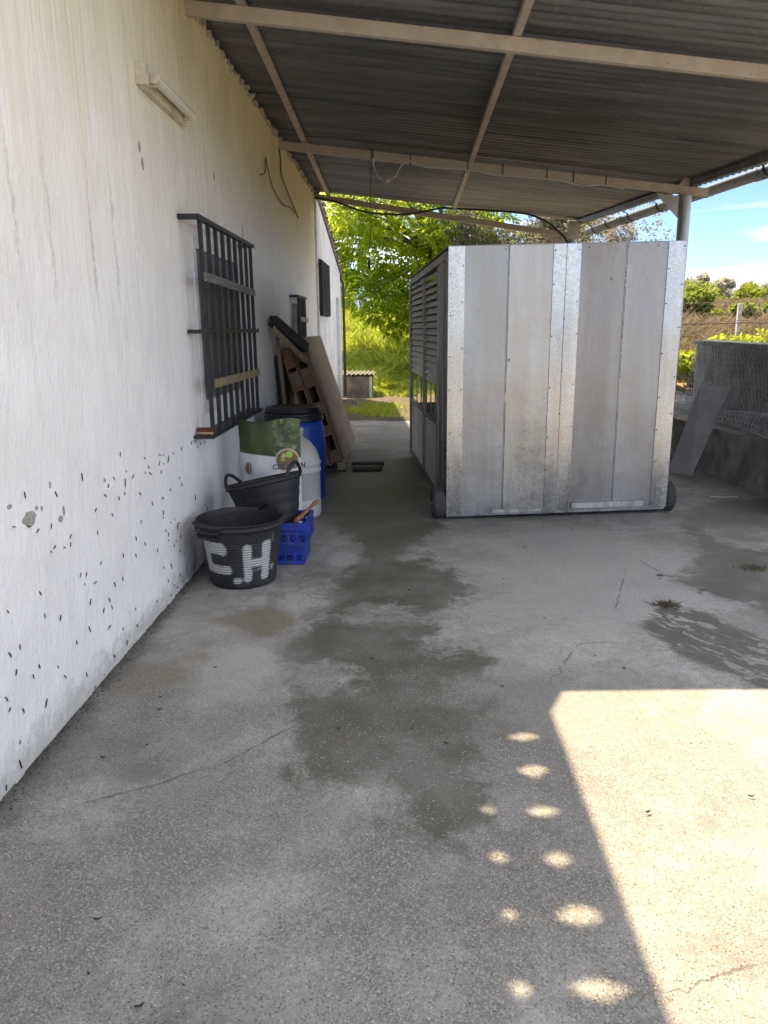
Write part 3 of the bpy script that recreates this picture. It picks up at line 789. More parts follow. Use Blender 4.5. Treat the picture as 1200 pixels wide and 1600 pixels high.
# ------------------------------------------------------------------ lean-to roof on steel frame
def eave_x(y): return 4.2 + 0.135 * (12.7 - y)
SL = -0.118
lean = thing('lean_to_roof', 'corrugated metal lean-to roof on beige steel beams over the yard', 'roof', (4.64, 9.25, 0))
Y0, Y1 = 4.18, 12.95
NS = 10
rg = random.Random(7)
for k in range(NS):
    a = Y0 + (Y1 - Y0) * k / NS; b = Y0 + (Y1 - Y0) * (k + 1) / NS + 0.06
    b = min(b, Y1)
    nseg = int((b - a) / 0.115 * 8)
    dz = 0.0025 * (k % 2) + 0.001
    mb = MB(); vs = []
    us = [0.0, 0.2, 0.4, 0.6, 0.8, 1.0]
    ph = [rg.uniform(0, 6.28) for _ in us]
    for i in range(nseg + 1):
        y = a + (b - a) * i / nseg
        w = 0.018 * math.sin(2 * math.pi * y / 0.115)
        for q, u in enumerate(us):
            x = -0.12 + (eave_x(y) + 0.27 + 0.12) * u
            vs.append((x, y, 3.755 + SL * x + w + dz + 0.003 * math.sin(y * 1.3 + ph[q])))
    n = len(us)
    fs = [(i * n + q, i * n + q + 1, (i + 1) * n + q + 1, (i + 1) * n + q) for i in range(nseg) for q in range(n - 1)]
    mb.add(vs, fs, True)
    mb.build('roof_sheet', MAT_SHEET, lean)
def rz_(x): return 3.625 + SL * x
for y, xe in ((5.5, eave_x(5.5) + 0.22), (9.25, eave_x(9.25) + 0.22)):
    r = MB().bar((-0.1, y, rz_(-0.1)), (xe, y, rz_(xe)), 0.055, 0.088).build('rafter', MAT_STEEL, lean, bevel=0.004)
MB().bar((-0.05, 12.72, 3.64), (4.22, 12.72, 2.965), 0.055, 0.085).build('rafter', MAT_STEEL, lean, bevel=0.004)
for xp0, xp1, w in ((0.36, 0.22, 0.05), (2.16, 2.23, 0.05)):
    MB().bar((xp0 + (xp0 - xp1) * 0.18, 4.22, 3.699 + SL * xp0), (xp1, 12.9, 3.699 + SL * xp1), w, 0.046).build('purlin', MAT_STEEL, lean)
ep = MB()
A_, B_ = Vector((eave_x(4.22), 4.22, 0)), Vector((eave_x(12.9), 12.9, 0))
za, zb = 3.694 + SL * A_.x, 3.694 + SL * B_.x
ep.bar(A_ + Vector((0, 0, za)), B_ + Vector((0, 0, zb)), 0.010, 0.055)
ep.bar(A_ + Vector((0.03, 0, za - 0.031)), B_ + Vector((0.03, 0, zb - 0.031)), 0.065, 0.006)
ep.bar(A_ + Vector((0.03, 0, za + 0.030)), B_ + Vector((0.03, 0, zb + 0.030)), 0.06, 0.004)
ep.build('eave_purlin', MAT_SHEET, lean)
MB().bar(A_ + Vector((0.055, 0, za - 0.028)), B_ + Vector((0.055, 0, zb - 0.028)), 0.006, 0.016).build('eave_purlin_lip', MAT_GALVPIPE, lean)
for y, zf in ((5.5, 0.5), (9.25, 0.45)):
    x = eave_x(y) - 0.025
    zt = rz_(x) - 0.052
    p = MB().tube([(x, y, zf), (x, y, zt - 0.008)], 0.068, 20).build('post', MAT_GALVPIPE, lean)
    MB().box(x - 0.10, x + 0.10, y - 0.09, y + 0.09, zt - 0.006, zt + 0.0).build('head_plate', MAT_GALVPIPE, p)
    MB().prism([(x - 0.066, y - 0.004, zt - 0.01), (x - 0.33, y - 0.004, zt + 0.028), (x - 0.27, y - 0.004, zt - 0.05), (x - 0.066, y - 0.004, zt - 0.25)], (0, 0.008, 0)).build('gusset_plate', MAT_GALVPIPE, p)
    MB().prism([(x - 0.10, y - 0.040, zt + 0.10), (x + 0.02, y - 0.040, zt + 0.105), (x + 0.02, y - 0.040, zt + 0.22), (x - 0.03, y - 0.040, zt + 0.20)], (0, 0.008, 0)).build('purlin_cleat', MAT_STEEL, p)
x = 4.12
p = MB().tube([(x, 12.72, 0.0), (x, 12.72, 2.93)], 0.07, 18).build('post', MAT_GALVPIPE, lean)
MB().prism([(x - 0.066, 12.715, 2.93), (x - 0.42, 12.715, 2.99), (x - 0.32, 12.715, 2.86), (x - 0.066, 12.715, 2.62)], (0, 0.008, 0)).build('gusset_plate', MAT_STEEL, p)
MB().box(x - 0.09, x + 0.09, 12.66, 12.78, 2.932, 3.20).build('head_plate', MAT_STEEL, p)

# ------------------------------------------------------------------ gutter
gut = thing('gutter', 'grey half-round rain gutter hanging along the eave on the right', 'gutter', (eave_x(9) + 0.385, 9.0, 3.17))
def gline(y): return Vector((eave_x(y) + 0.40, y, 3.135))
def half_round(y0, y1, r0, r1, n=12):
    mb = MB(); vs = []
    for (y, R) in ((y0, r0), (y1, r0)):
        c = gline(y)
        for k in range(n + 1):
            t = math.pi + math.pi * k / n; vs.append((c.x + R * math.cos(t), c.y, c.z + R * math.sin(t) + 0.02))
        for k in range(n, -1, -1):
            t = math.pi + math.pi * k / n; vs.append((c.x + (R - 0.006) * math.cos(t), c.y, c.z + (R - 0.006) * math.sin(t) + 0.02))
    m_ = 2 * (n + 1)
    fs = [(i, (i + 1) % m_, m_ + (i + 1) % m_, m_ + i) for i in range(m_)]
    mb.add(vs, fs, True)
    return mb
MAT_GUTTER = simple('grey_plastic_gutter', (0.20, 0.235, 0.30), 0.45, var=0.12, scale=6, dirt=(0.27, 0.29, 0.33), dirt_scale=5)
seg = [3.4, 5.4, 7.4, 8.55, 10.2, 11.9, 13.25]
for a, b in zip(seg[:-1], seg[1:]): half_round(a, b, 0.096, 0.0).build('gutter_length', MAT_GUTTER, gut)
for y in seg[1:-1]: half_round(y - 0.09, y + 0.09, 0.105, 0.0).build('joint_sleeve', MAT_GUTTER, gut)
c = gline(13.25)
mb = MB(); mb.prism([(c.x + 0.096 * math.cos(t), 13.252, c.z + 0.02 + 0.096 * math.sin(t)) for t in [math.pi + math.pi * k / 12 for k in range(13)]], (0, 0.006, 0)); mb.build('end_cap', MAT_GUTTER, gut)
for y in (5.9, 7.1, 8.35, 9.6, 10.7, 11.6, 12.4, 12.95):
    c = gline(y); h = half_round(y - 0.014, y + 0.014, 0.108, 0.0)
    h.bar((c.x - 0.094, y, c.z + 0.02), (c.x - 0.20, y, c.z + 0.075), 0.025, 0.006, (1, 0, 0))
    h.build('gutter_bracket', MAT_BLACK, gut)

# ------------------------------------------------------------------ lamp on the wall and cables
lamp = thing('wall_lamp', 'unlit fluorescent tube lamp in a dirty white housing high on the wall', 'lamp', (0, 4.8, 2.9))
MAT_LAMP = simple('yellowed_lamp_plastic', (0.62, 0.56, 0.44), 0.5, var=0.12, scale=20, dirt=(0.38, 0.32, 0.22), dirt_scale=9)
MB().box(0.001, 0.035, 4.40, 5.20, 2.845, 2.935).build('housing', MAT_LAMP, lamp, bevel=0.004)
MB().box(0.001, 0.062, 4.35, 4.398, 2.850, 2.955).build('end_block', MAT_LAMP, lamp, bevel=0.004)
MB().box(0.036, 0.090, 4.45, 4.475, 2.865, 2.925).build('tube_holder', MAT_LAMP, lamp, bevel=0.006)
MB().box(0.036, 0.090, 5.12, 5.145, 2.865, 2.925).build('tube_holder', MAT_LAMP, lamp, bevel=0.006)
m = Mat('frosted_tube'); m.set(color=m.mix(m.noise(m.pos(), 8, 4), (0.66, 0.62, 0.50, 1), (0.76, 0.72, 0.62, 1)), rough=0.25, spec=0.6)
MB().tube([(0.083, 4.43, 2.898), (0.083, 5.16, 2.898)], 0.027, 16).build('glass_tube', m.m, lamp)
MB().tube([(0.083, 4.405, 2.898), (0.083, 4.43, 2.898)], 0.030, 16).build('tube_cap', MAT_LAMP, lamp)
MB().tube([(0.083, 5.16, 2.898), (0.083, 5.185, 2.898)], [0.029, 0.018], 16).build('tube_cap', MAT_LAMP, lamp)

def smoothpath(pts, n=8):
    P = [Vector(p) for p in pts]; P = [P[0] * 2 - P[1]] + P + [P[-1] * 2 - P[-2]]; out = []
    for i in range(1, len(P) - 2):
        for k in range(n):
            t = k / n; a, b, c_, d = P[i - 1], P[i], P[i + 1], P[i + 2]
            out.append(0.5 * ((2 * b) + (c_ - a) * t + (2 * a - 5 * b + 4 * c_ - d) * t * t + (3 * b - a - 3 * c_ + d) * t ** 3))
    return out + [P[-2]]
MAT_CABLEB = simple('black_cable', (0.018, 0.018, 0.02), 0.45, var=0.2)
MAT_CABLEW = simple('white_cable', (0.62, 0.60, 0.56), 0.45, var=0.1)
wc = thing('white_cable', 'white flex with dangling plug tied along the second roof beam', 'cable', (1.08, 9.2, 3.44))
yy = 9.205
rr = lambda x: 3.625 + SL * x - 0.055
MB().tube(smoothpath([(1.077, yy, 3.45), (1.085, yy, 3.37), (1.13, yy, 3.27), (1.19, yy, 3.225), (1.235, yy, 3.222)]), 0.007, 8).build('flex', MAT_CABLEW, wc)
pts = [(1.25, yy, 3.225), (1.33, yy, 3.27), (1.40, yy, 3.38), (1.49, yy, rr(1.49) + 0.03), (1.62, yy, rr(1.62) - 0.01), (1.85, yy, rr(1.85) - 0.008), (2.2, yy, rr(2.2) + 0.005), (2.45, yy, rr(2.45) - 0.012), (2.8, yy, rr(2.8) - 0.004), (3.15, yy, rr(3.15) + 0.002), (3.45, yy, rr(3.45) - 0.022), (3.7, yy, rr(3.7) + 0.004), (3.92, yy, rr(3.92) - 0.012)]
MB().tube(smoothpath(pts), 0.007, 8).build('flex', MAT_CABLEW, wc)
MB().tube([(1.215, yy, 3.217), (1.225, yy, 3.218), (1.262, yy, 3.228), (1.275, yy, 3.235)], [0.010, 0.021, 0.019, 0.009], 10).build('plug', MAT_CABLEW, wc)
MB().tube([(1.077, yy, 3.40), (1.075, yy, 3.46)], 0.013, 10).build('socket', MAT_CABLEW, wc)
for x in (1.075, 1.50, 2.15, 2.55, 3.05, 3.35, 3.72):
    z = 3.625 + SL * x
    MB().box(x - 0.005, x + 0.005, 9.217, 9.283, z - 0.064, z - 0.053).box(x - 0.005, x + 0.005, 9.212, 9.219, z - 0.064, z + 0.058).build('cable_tie', MAT_CABLEB, wc)
hs = thing('hanging_string', 'thin black string with a small weight hanging from the second beam', 'string', (1.04, 9.18, 3.5))
MB().tube(smoothpath([(1.058, 9.19, 3.56), (1.05, 9.19, 3.3), (1.04, 9.18, 3.05), (1.045, 9.18, 2.75), (1.02, 9.18, 2.5), (1.018, 9.18, 2.36)]), 0.0035, 6).build('cord', MAT_CABLEB, hs)
MB().tube([(1.018, 9.18, 2.37), (1.016, 9.18, 2.33), (1.016, 9.18, 2.28), (1.016, 9.18, 2.26)], [0.006, 0.017, 0.017, 0.008], 8).build('weight', MAT_CABLEB, hs)
yy = 12.66
bc = MB().tube(smoothpath([(0.02, 12.6, 3.60), (0.35, yy, 3.54), (0.75, yy, 3.40), (1.15, yy, 3.345), (1.55, yy, 3.345), (2.0, yy, 3.42), (2.3, yy, 3.41), (2.8, yy, 3.375), (3.3, yy, 3.33), (3.6, yy, 3.24), (3.85, yy, 3.08), (4.02, 12.6, 2.86), (4.08, 12.62, 2.5), (4.06, 12.63, 1.6)]), 0.016, 8)
free('black_cable', bc, MAT_CABLEB, 'thick black cable sagging along the farthest roof beam', 'cable', (2.0, 12.66, 3.4))
wl = MB().tube(smoothpath([(0.012, 9.20, 3.57), (0.03, 9.15, 3.45), (0.02, 9.25, 3.30), (0.03, 9.7, 3.17), (0.02, 10.35, 3.07), (0.03, 10.5, 3.02)]), 0.008, 6)
free('wall_wire', wl, MAT_CABLEB, 'loose dark wire drooping down the wall from the second beam', 'wire', (0.01, 9.2, 3.5))
wl = MB().tube(smoothpath([(0.015, 7.9, 3.06), (0.03, 8.08, 3.12), (0.03, 8.15, 3.27), (0.03, 8.3, 3.16), (0.015, 8.7, 3.05), (0.02, 9.3, 3.0), (0.02, 9.9, 3.05), (0.015, 10.3, 3.04)]), 0.006, 6)
free('wall_wire', wl, simple('brown_wire', (0.14, 0.10, 0.07), 0.6), 'kinked brown wire stuck to the stained upper wall', 'wire', (0.01, 8.1, 3.1))

# ------------------------------------------------------------------ metal cage on wheels
CG = (1.772, 6.205, 0.0); CRZ = rad(5.0)
cage = thing('metal_cage_trailer', 'large galvanised sheet-metal livestock cage on small wheels', 'cage', CG, CRZ)
MAT_GP = [make_galv('dull_galvanised_sheet_a', (0.258, 0.260, 0.254), (0.365, 0.368, 0.360), 0.36, 0.30, 0.55),
          make_galv('dull_galvanised_sheet_b', (0.275, 0.271, 0.252), (0.40, 0.39, 0.366), 0.32, 0.40, 0.45, (0.33, 0.30, 0.25)),
          make_galv('brownish_galvanised_sheet', (0.225, 0.216, 0.206), (0.32, 0.309, 0.296), 0.40, 0.15, 0.70, (0.26, 0.235, 0.21)),
          make_galv('plain_galvanised_sheet', (0.256, 0.256, 0.254), (0.34, 0.340, 0.338), 0.37, 0.15, 0.35)]
MAT_GBRIGHT = make_galv('bright_galvanised_strip', (0.36, 0.36, 0.357), (0.48, 0.48, 0.472), 0.20, 0.06, 0.35, (0.36, 0.335, 0.30), 0.22, 0.0)
MAT_GDARK = make_galv('dark_galvanised_frame', (0.30, 0.30, 0.31), (0.40, 0.40, 0.41), 0.45, 0.1, 0.6, (0.15, 0.14, 0.13))
MAT_SEAM = make_galv('folded_seam_metal', (0.32, 0.32, 0.32), (0.42, 0.42, 0.42), 0.35, 0.1, 0.4)
W_, L_, HB, HT = 1.905, 3.28, 0.035, 2.20
LO = (0, 0, 0)
def ht(x): return HT + 0.035 * x / W_
def hb(x): return HB + 0.022 * x / W_
rg = random.Random(12)
def front_sheet(name, x0, x1, yf, mat, par, zlo=0.0, dent=0.008):
    """one bent sheet of the front wall: a fine grid that bulges a little"""
    nu, nv = 7, 26
    ph = [rg.uniform(0, 6.28) for _ in range(6)]
    mb = MB(); vs = []
    for j in range(nv + 1):
        for i in range(nu + 1):
            u, v = i / nu, j / nv
            x = x0 + (x1 - x0) * u; z = hb(x) + zlo + (ht(x) - hb(x) - zlo) * v
            e = min(u, 1 - u) * 4; e = min(1, e)
            d = dent * e * (math.sin(3.1 * v * 2 + ph[0]) * 0.6 + math.sin(v * 11 + u * 3 + ph[1]) * 0.3 + math.sin(v * 23 + ph[2]) * 0.14)
            vs.append((x, yf - 0.003 + d, z))
    n = nu + 1
    fs = [(j * n + i, j * n + i + 1, (j + 1) * n + i + 1, (j + 1) * n + i) for j in range(nv) for i in range(nu)]
    back = [(x, y + 0.006, z) for x, y, z in vs]
    mb.add(vs, fs, True)
    mb.add(back, [f[::-1] for f in fs], True)
    b = len(vs); rf_ = []; t0 = nv * n
    for i in range(nu):
        rf_ += [(i + 1, i, b + i, b + i + 1), (t0 + i, t0 + i + 1, b + t0 + i + 1, b + t0 + i)]
    for j in range(nv):
        rf_ += [(j * n, (j + 1) * n, b + (j + 1) * n, b + j * n), ((j + 1) * n + nu, j * n + nu, b + j * n + nu, b + (j + 1) * n + nu)]
    mb.add(vs + back, rf_, False)
    o = mb.build(name, mat, par, LO)
    return o
fr = [0.0, 0.066, 0.244, 0.258, 0.438, 0.493, 0.553, 0.745, 0.759, 0.926, 1.0]
X_ = [W_ * f for f in fr]
front_sheet('front_sheet', X_[1] - 0.01, X_[2] + 0.006, 0.0, MAT_GP[0], cage)
front_sheet('front_sheet', X_[3] - 0.006, X_[4] + 0.01, 0.0, MAT_GP[1], cage)
front_sheet('front_sheet', X_[6] - 0.01, X_[7] + 0.006, 0.0, MAT_GP[2], cage)
front_sheet('front_sheet', X_[8] - 0.006, X_[9] + 0.01, 0.0, MAT_GP[3], cage)
front_sheet('cover_strip', X_[0] - 0.004, X_[1], -0.007, MAT_GBRIGHT, cage, -0.008, 0.005)
front_sheet('cover_strip', X_[4], X_[5] - 0.002, -0.008, MAT_GBRIGHT, cage, -0.014, 0.003)
front_sheet('cover_strip', X_[5] + 0.002, X_[6], -0.013, MAT_GBRIGHT, cage, 0.004, 0.003)
front_sheet('cover_strip', X_[9], X_[10] + 0.004, -0.007, MAT_GBRIGHT, cage, 0.0, 0.003)
for a, b in ((2, 3), (7, 8)):
    s = MB(); xm = (X_[a] + X_[b]) / 2
    s.box(xm - 0.007, xm - 0.003, -0.010, -0.0035, hb(xm) + 0.004, ht(xm) - 0.003)
    s.box(xm + 0.003, xm + 0.006, -0.007, -0.0035, hb(xm) + 0.004, ht(xm) - 0.003)
    s.build('standing_seam', MAT_SEAM, cage, LO)
for xm in (X_[5],):
    MB().box(xm - 0.0022, xm + 0.0022, -0.0175, -0.0040, hb(xm) + 0.004, ht(xm) - 0.003).build('strip_fold', MAT_SEAM, cage, LO)
# worn bottom trim and the sill below the sheets
MAT_WORN = make_galv('worn_bright_trim', (0.50, 0.49, 0.47), (0.62, 0.61, 0.59), 0.35, 0.1, 0.8, (0.24, 0.20, 0.16))
MB().bar((X_[6] + 0.02, -0.016, hb(1.0) + 0.045), (X_[9] - 0.06, -0.016, hb(1.8) + 0.045), 0.010, 0.045).build('bottom_trim', MAT_WORN, cage, LO)
MB().bar((X_[1] + 0.26, -0.013, hb(.4) + 0.018), (X_[4] - 0.02, -0.013, hb(.8) + 0.018), 0.010, 0.022).build('bottom_trim', MAT_WORN, cage, LO)
MB().bar((0.005, 0.03, HB - 0.002), (W_ - 0.005, 0.03, HB + 0.02), 0.05, 0.035).build('front_sill', MAT_GDARK, cage, LO)
rv = MB()
for xm in (0.015, X_[1] - 0.012, X_[4] + 0.012, X_[5], X_[6] - 0.012, X_[9] + 0.012, W_ - 0.012):
    z = hb(xm) + 0.05
    while z < ht(xm):
        rv.lathe([(0.0055, 0.0), (0.005, 0.002), (0.0025, 0.004), (0.0, 0.0045)], (xm + rg.uniform(-.004, .004), -0.018, z), 8, True, Matrix(((1, 0, 0), (0, 0, -1), (0, 1, 0))))
        z += rg.uniform(0.22, 0.42)
for xm in (0.45, 0.92, 1.12, 1.44, 1.68):
    z = ht(xm) - 0.03
    rv.lathe([(0.006, 0.0), (0.004, 0.004), (0.0, 0.005)], (xm, -0.006, z), 8, True, Matrix(((1, 0, 0), (0, 0, -1), (0, 1, 0))))
for xm, zz in ((0.86, 1.62), (0.50, 1.32), (1.32, 1.95)):
    rv.lathe([(0.011, 0.0), (0.009, 0.003), (0.0, 0.004)], (xm, -0.006, zz), 8, True, Matrix(((1, 0, 0), (0, 0, -1), (0, 1, 0))))
o = rv.build('rivets', MAT_SEAM, cage, LO); o['kind'] = 'stuff'
# roof sheet and floor
MB().prism([(-0.004, -0.006, 2.2015), (W_ + 0.004, -0.006, 2.2365), (W_ + 0.004, L_ + 0.02, 2.196), (-0.004, L_ + 0.02, 2.161)], (0, 0, 0.004)).build('top_sheet', MAT_GP[3], cage, LO)
MB().box(0.03, W_ - 0.03, 0.07, L_ - 0.03, 0.21, 0.24).build('floor_panel', MAT_GDARK, cage, LO)
# long sides: solid front bay, then two bays of blades above, open band, ribbed sheet below
def side(xs, sgn):
    inn = lambda a, b: (min(xs + sgn * a, xs + sgn * b), max(xs + sgn * a, xs + sgn * b))
    def bx(name, a, b, y0, y1, z0, z1, mat, par=cage):
        p, q = inn(a, b); return MB().box(p, q, y0, y1, z0, z1).build(name, mat, par, LO)
    tz = lambda y: 2.205 - 0.042 * y / L_ + (0.035 if sgn < 0 else 0)
    bx('corner_post', 0.0, 0.035, 0.012, 0.16, 0.05, 2.14, MAT_GDARK)
    bx('side_sheet', 0.010, 0.022, 0.163, 0.60, 0.05, 2.12, MAT_GDARK)
    bx('side_sheet', 0.002, 0.012, 0.30, 0.47, 0.052, 2.115, MAT_GDARK)
    bx('side_post', 0.0, 0.04, 0.603, 0.70, 0.05, 2.10, MAT_GDARK)
    bx('side_post', 0.0, 0.04, 1.76, 1.83, 0.05, 2.08, MAT_GDARK)
    bx('corner_post', 0.0, 0.04, L_ - 0.09, L_ - 0.004, 0.05, 2.07, MAT_GDARK)
    bx('bottom_rail', 0.002, 0.042, 0.703, 1.757, 0.05, 0.12, MAT_GDARK)
    bx('bottom_rail', 0.002, 0.042, 1.833, L_ - 0.093, 0.05, 0.12, MAT_GDARK)
    MB().bar((xs + sgn * 0.021, 0.163, tz(0.16) - 0.05), (xs + sgn * 0.021, L_ - 0.005, tz(L_) - 0.05), 0.040, 0.06).build('top_rail', MAT_GDARK, cage, LO)
    for y0, y1 in ((0.703, 1.757), (1.833, L_ - 0.093)):
        bx('mid_rail', 0.003, 0.038, y0, y1, 0.70, 0.745, MAT_GDARK)
        # ribbed lower sheet
        rb = MB(); n = 16; zz = [0.121 + (0.578) * k / (2 * n) for k in range(2 * n + 1)]
        vs = []
        for k, z in enumerate(zz):
            d = 0.012 + 0.014 * (k % 2)
            vs += [(xs + sgn * d, y0, z), (xs + sgn * d, y1, z)]
        rb.add(vs, [(2 * k, 2 * k + 1, 2 * k + 3, 2 * k + 2) for k in range(2 * n)])
        rb.build('ribbed_sheet', MAT_GDARK, cage, LO)
        z = 1.10
        while z < 2.07:
            MB().obox((xs + sgn * 0.022, (y0 + y1) / 2, z), (0, (y1 - y0) / 2, 0), (0.003, 0, 0), (sgn * 0.012, 0, 0.026)).build('blade', MAT_BLADE, cage, LO)
            z += 0.064
        for q in (0.33, 0.66):
            yq = y0 + (y1 - y0) * q
            bx('guard_bar', 0.030, 0.042, yq - 0.006, yq + 0.006, 0.746, 1.08, MAT_GDARK)
MAT_BLADE = make_galv('dark_grey_blade', (0.11, 0.11, 0.11), (0.17, 0.17, 0.17), 0.34, 0.1, 0.4, (0.17, 0.16, 0.14))
side(0.0, 1); side(W_, -1)
MB().box(0.05, W_ - 0.05, L_ - 0.03, L_ - 0.02, 0.06, 0.68).build('back_sheet', MAT_GDARK, cage, LO)
MB().box(0.05, W_ - 0.05, L_ - 0.03, L_ - 0.02, 1.08, 2.10).build('back_sheet', MAT_GDARK, cage, LO)
m = Mat('tyre_rubber'); p = m.obj()
w1 = m.t.nodes.new('ShaderNodeTexWave'); w1.inputs['Scale'].default_value = 9; m._in(w1.inputs['Vector'], m.map(p, (1, 1, 1), rot=(rad(45), 0, 0)))
w2 = m.t.nodes.new('ShaderNodeTexWave'); w2.inputs['Scale'].default_value = 9; m._in(w2.inputs['Vector'], m.map(p, (1, 1, 1), rot=(rad(-45), 0, 0)))
dm = m.noise(p, 20, 4)
m.set(color=m.mix(dm, (0.03, 0.03, 0.033, 1), (0.10, 0.098, 0.095, 1)), rough=0.85); MAT_TYRE = m.m
MAT_RIM = simple('rusty_rim', (0.22, 0.15, 0.10), 0.7, metal=0.3, var=0.4, scale=25, bump=0.4)
def wheel(cx, cy, R, wd, out):
    ax = Matrix(((0, 0, 1), (1, 0, 0), (0, 1, 0)))
    prof = [(R * 0.62, -wd / 2), (R * 0.90, -wd / 2), (R * 0.985, -wd * 0.36), (R, -wd * 0.15), (R, wd * 0.15), (R * 0.985, wd * 0.36), (R * 0.90, wd / 2), (R * 0.62, wd / 2)]
    t = MB().lathe(prof, (cx, cy, R), 36, True, ax).build('wheel', MAT_TYRE, cage, LO)
    tr = MB()
    for k in range(22):
        a = 2 * math.pi * k / 22
        for s in (-1, 1):
            pts = []
            for q in range(4):
                u = -0.40 + 0.8 * q / 3; aa = a + s * u * 0.55
                pts.append((cx + u * wd, cy + (R + 0.0015) * math.cos(aa), R + (R + 0.0015) * math.sin(aa)))
            tr.tube(pts, 0.0035, 4, True, False)
    tr.build('tread', MAT_TYRE, t, LO)
    MB().lathe([(0.0, -wd * 0.30), (R * 0.35, -wd * 0.34), (R * 0.63, -wd * 0.44), (R * 0.66, -wd * 0.50)], (cx, cy, R), 24, True, ax).build('rim', MAT_RIM, t, LO)
    MB().lathe([(R * 0.66, wd * 0.50), (R * 0.63, wd * 0.44), (R * 0.35, wd * 0.34), (0.0, wd * 0.30)], (cx, cy, R), 24, True, ax).build('rim', MAT_RIM, t, LO)
    MB().tube([(cx - out * (wd * 0.5 + 0.03), cy, R), (cx + out * (wd * 0.5 + 0.012), cy, R)], 0.012, 10).build('axle', MAT_GDARK, t, LO)
wheel(-0.062, 0.08, 0.125, 0.10, -1); wheel(W_ + 0.058, 0.12, 0.125, 0.09, 1)
wheel(0.14, L_ - 0.35, 0.10, 0.09, -1); wheel(W_ - 0.14, L_ - 0.35, 0.10, 0.09, 1)

# ------------------------------------------------------------------ tubs
def make_rubber(paint):
    m = Mat('black_tub_rubber_painted' if paint else 'black_tub_rubber'); p = m.obj()
    n = m.noise(p, 9, 5, 0.6); f = m.noise(p, 70, 4, 0.6)
    col = m.mix(m.ss(n, 0.3, 0.7), (0.010, 0.010, 0.013), (0.022, 0.022, 0.026))
    col = m.mix(m.math('MULTIPLY', m.ss(m.noise(m.map(p, (1, 1, 2.0)), 7, 6, 0.7), 0.54, 0.78), 0.45), col, (0.065, 0.063, 0.058))
    pm = m.attr('paint')
    pm = m.math('ADD', pm, m.math('MULTIPLY', m.math('SUBTRACT', m.noise(p, 34, 5, 0.7), 0.5), 0.75))
    pm = m.math('MULTIPLY', m.ss(pm, 0.34, 0.80), m.math('SUBTRACT', 1.0, m.math('MULTIPLY', m.ss(m.attr('groove'), 0.35, 0.95), 0.7)))
    col = m.mix(m.math('MULTIPLY', pm, 0.9), col, (0.52, 0.52, 0.50))
    m.set(color=col, rough=m.math('ADD', 0.50, m.math('MULTIPLY', f, 0.2)), normal=m.bump(f, 0.15, 0.003))
    return m.m

def tub_mesh(R0, R1, H, nr, paint_fn=None, n=120):
    """ribbed flexible tub: outside wall, rolled rim, inside wall and floor"""
    prof = [(0.0, 0.008), (R0 - 0.02, 0.004), (R0 - 0.004, 0.006), (R0, 0.016)]
    gro = [0, 0, 0, 0]
    zr0, zr1 = 0.018, H * 0.70
    for k in range(nr):
        for q, g in ((0.1, 1), (0.35, 0), (0.75, 0), (0.95, 1)):
            z = zr0 + (zr1 - zr0) * (k + q) / nr
            prof.append((R0 + (R1 - R0) * z / H - 0.0035 * g, z)); gro.append(g)
    for z in (0.72, 0.76, 0.80, 0.84, 0.88):
        prof.append((R0 + (R1 - R0) * z, H * z)); gro.append(0)
    prof += [(R1 - 0.002, H * 0.895), (R1 + 0.006, H * 0.905), (R1 + 0.006, H * 0.925), (R1 - 0.001, H * 0.935), (R1, H * 0.975), (R1 + 0.008, H * 0.980), (R1 + 0.009, H * 0.995), (R1 + 0.002, H), (R1 - 0.006, H * 0.99)]
    gro += [0] * 9
    prof += [(R1 - 0.008, H * 0.9), (R0 + (R1 - R0) * 0.5 - 0.008, H * 0.5), (R0 - 0.010, 0.02), (0.0, 0.014)]
    gro += [0] * 4
    mb = MB().lathe(prof, (0, 0, 0), n, True)
    me = mb.mesh('tub')
    pa = []; ga = []
    for (r, z), g in zip(prof, gro):
        for k in range(n):
            th = 2 * math.pi * k / n
            pa.append(paint_fn(th, z) if paint_fn else 0.0); ga.append(float(g))
    a = me.attributes.new('paint', 'FLOAT', 'POINT'); a.data.foreach_set('value', pa)
    a = me.attributes.new('groove', 'FLOAT', 'POINT'); a.data.foreach_set('value', ga)
    return me

FACE1 = math.atan2(-4.62, 1.05)
def soft(v, a, b, s): # 1 inside a..b
    return max(0.0, min(1.0, (v - a) / s + 0.5)) * max(0.0, min(1.0, (b - v) / s + 0.5))
def paint1(th, z):
    d = math.degrees((th - FACE1 + math.pi) % (2 * math.pi) - math.pi)
    p = 0.0
    def rect(d0, d1, z0, z1, w=1.0, sd=9, sz=0.034):
        nonlocal p; p = max(p, w * soft(d, d0, d1, sd) * soft(z, z0, z1, sz))
    rect(0, 14, 0.045, 0.302); rect(29, 46, 0.05, 0.312); rect(10, 34, 0.145, 0.205)
    rect(-70, -25, 0.235, 0.315); rect(-70, -52, 0.10, 0.315, 0.9); rect(-64, -17, 0.10, 0.165, 0.95); rect(-38, -22, 0.225, 0.30, 0.9)
    rect(-18, -2, 0.035, 0.085, 0.85); rect(47, 60, 0.085, 0.15, 0.6); rect(8, 40, 0.10, 0.15, 0.42)
    rect(46, 54, 0.29, 0.35, 0.5, 4, 0.02)
    return p
MAT_TUB1 = make_rubber(True)
tub = thing('rubber_tub', 'ribbed black rubber tub with white painted letters, standing on the floor by the wall', 'tub', (0.362, 4.625, 0.0))
me = tub_mesh(0.208, 0.272, 0.425, 17, paint1); me.materials.append(MAT_TUB1)
link_mesh('tub_body', me, tub)
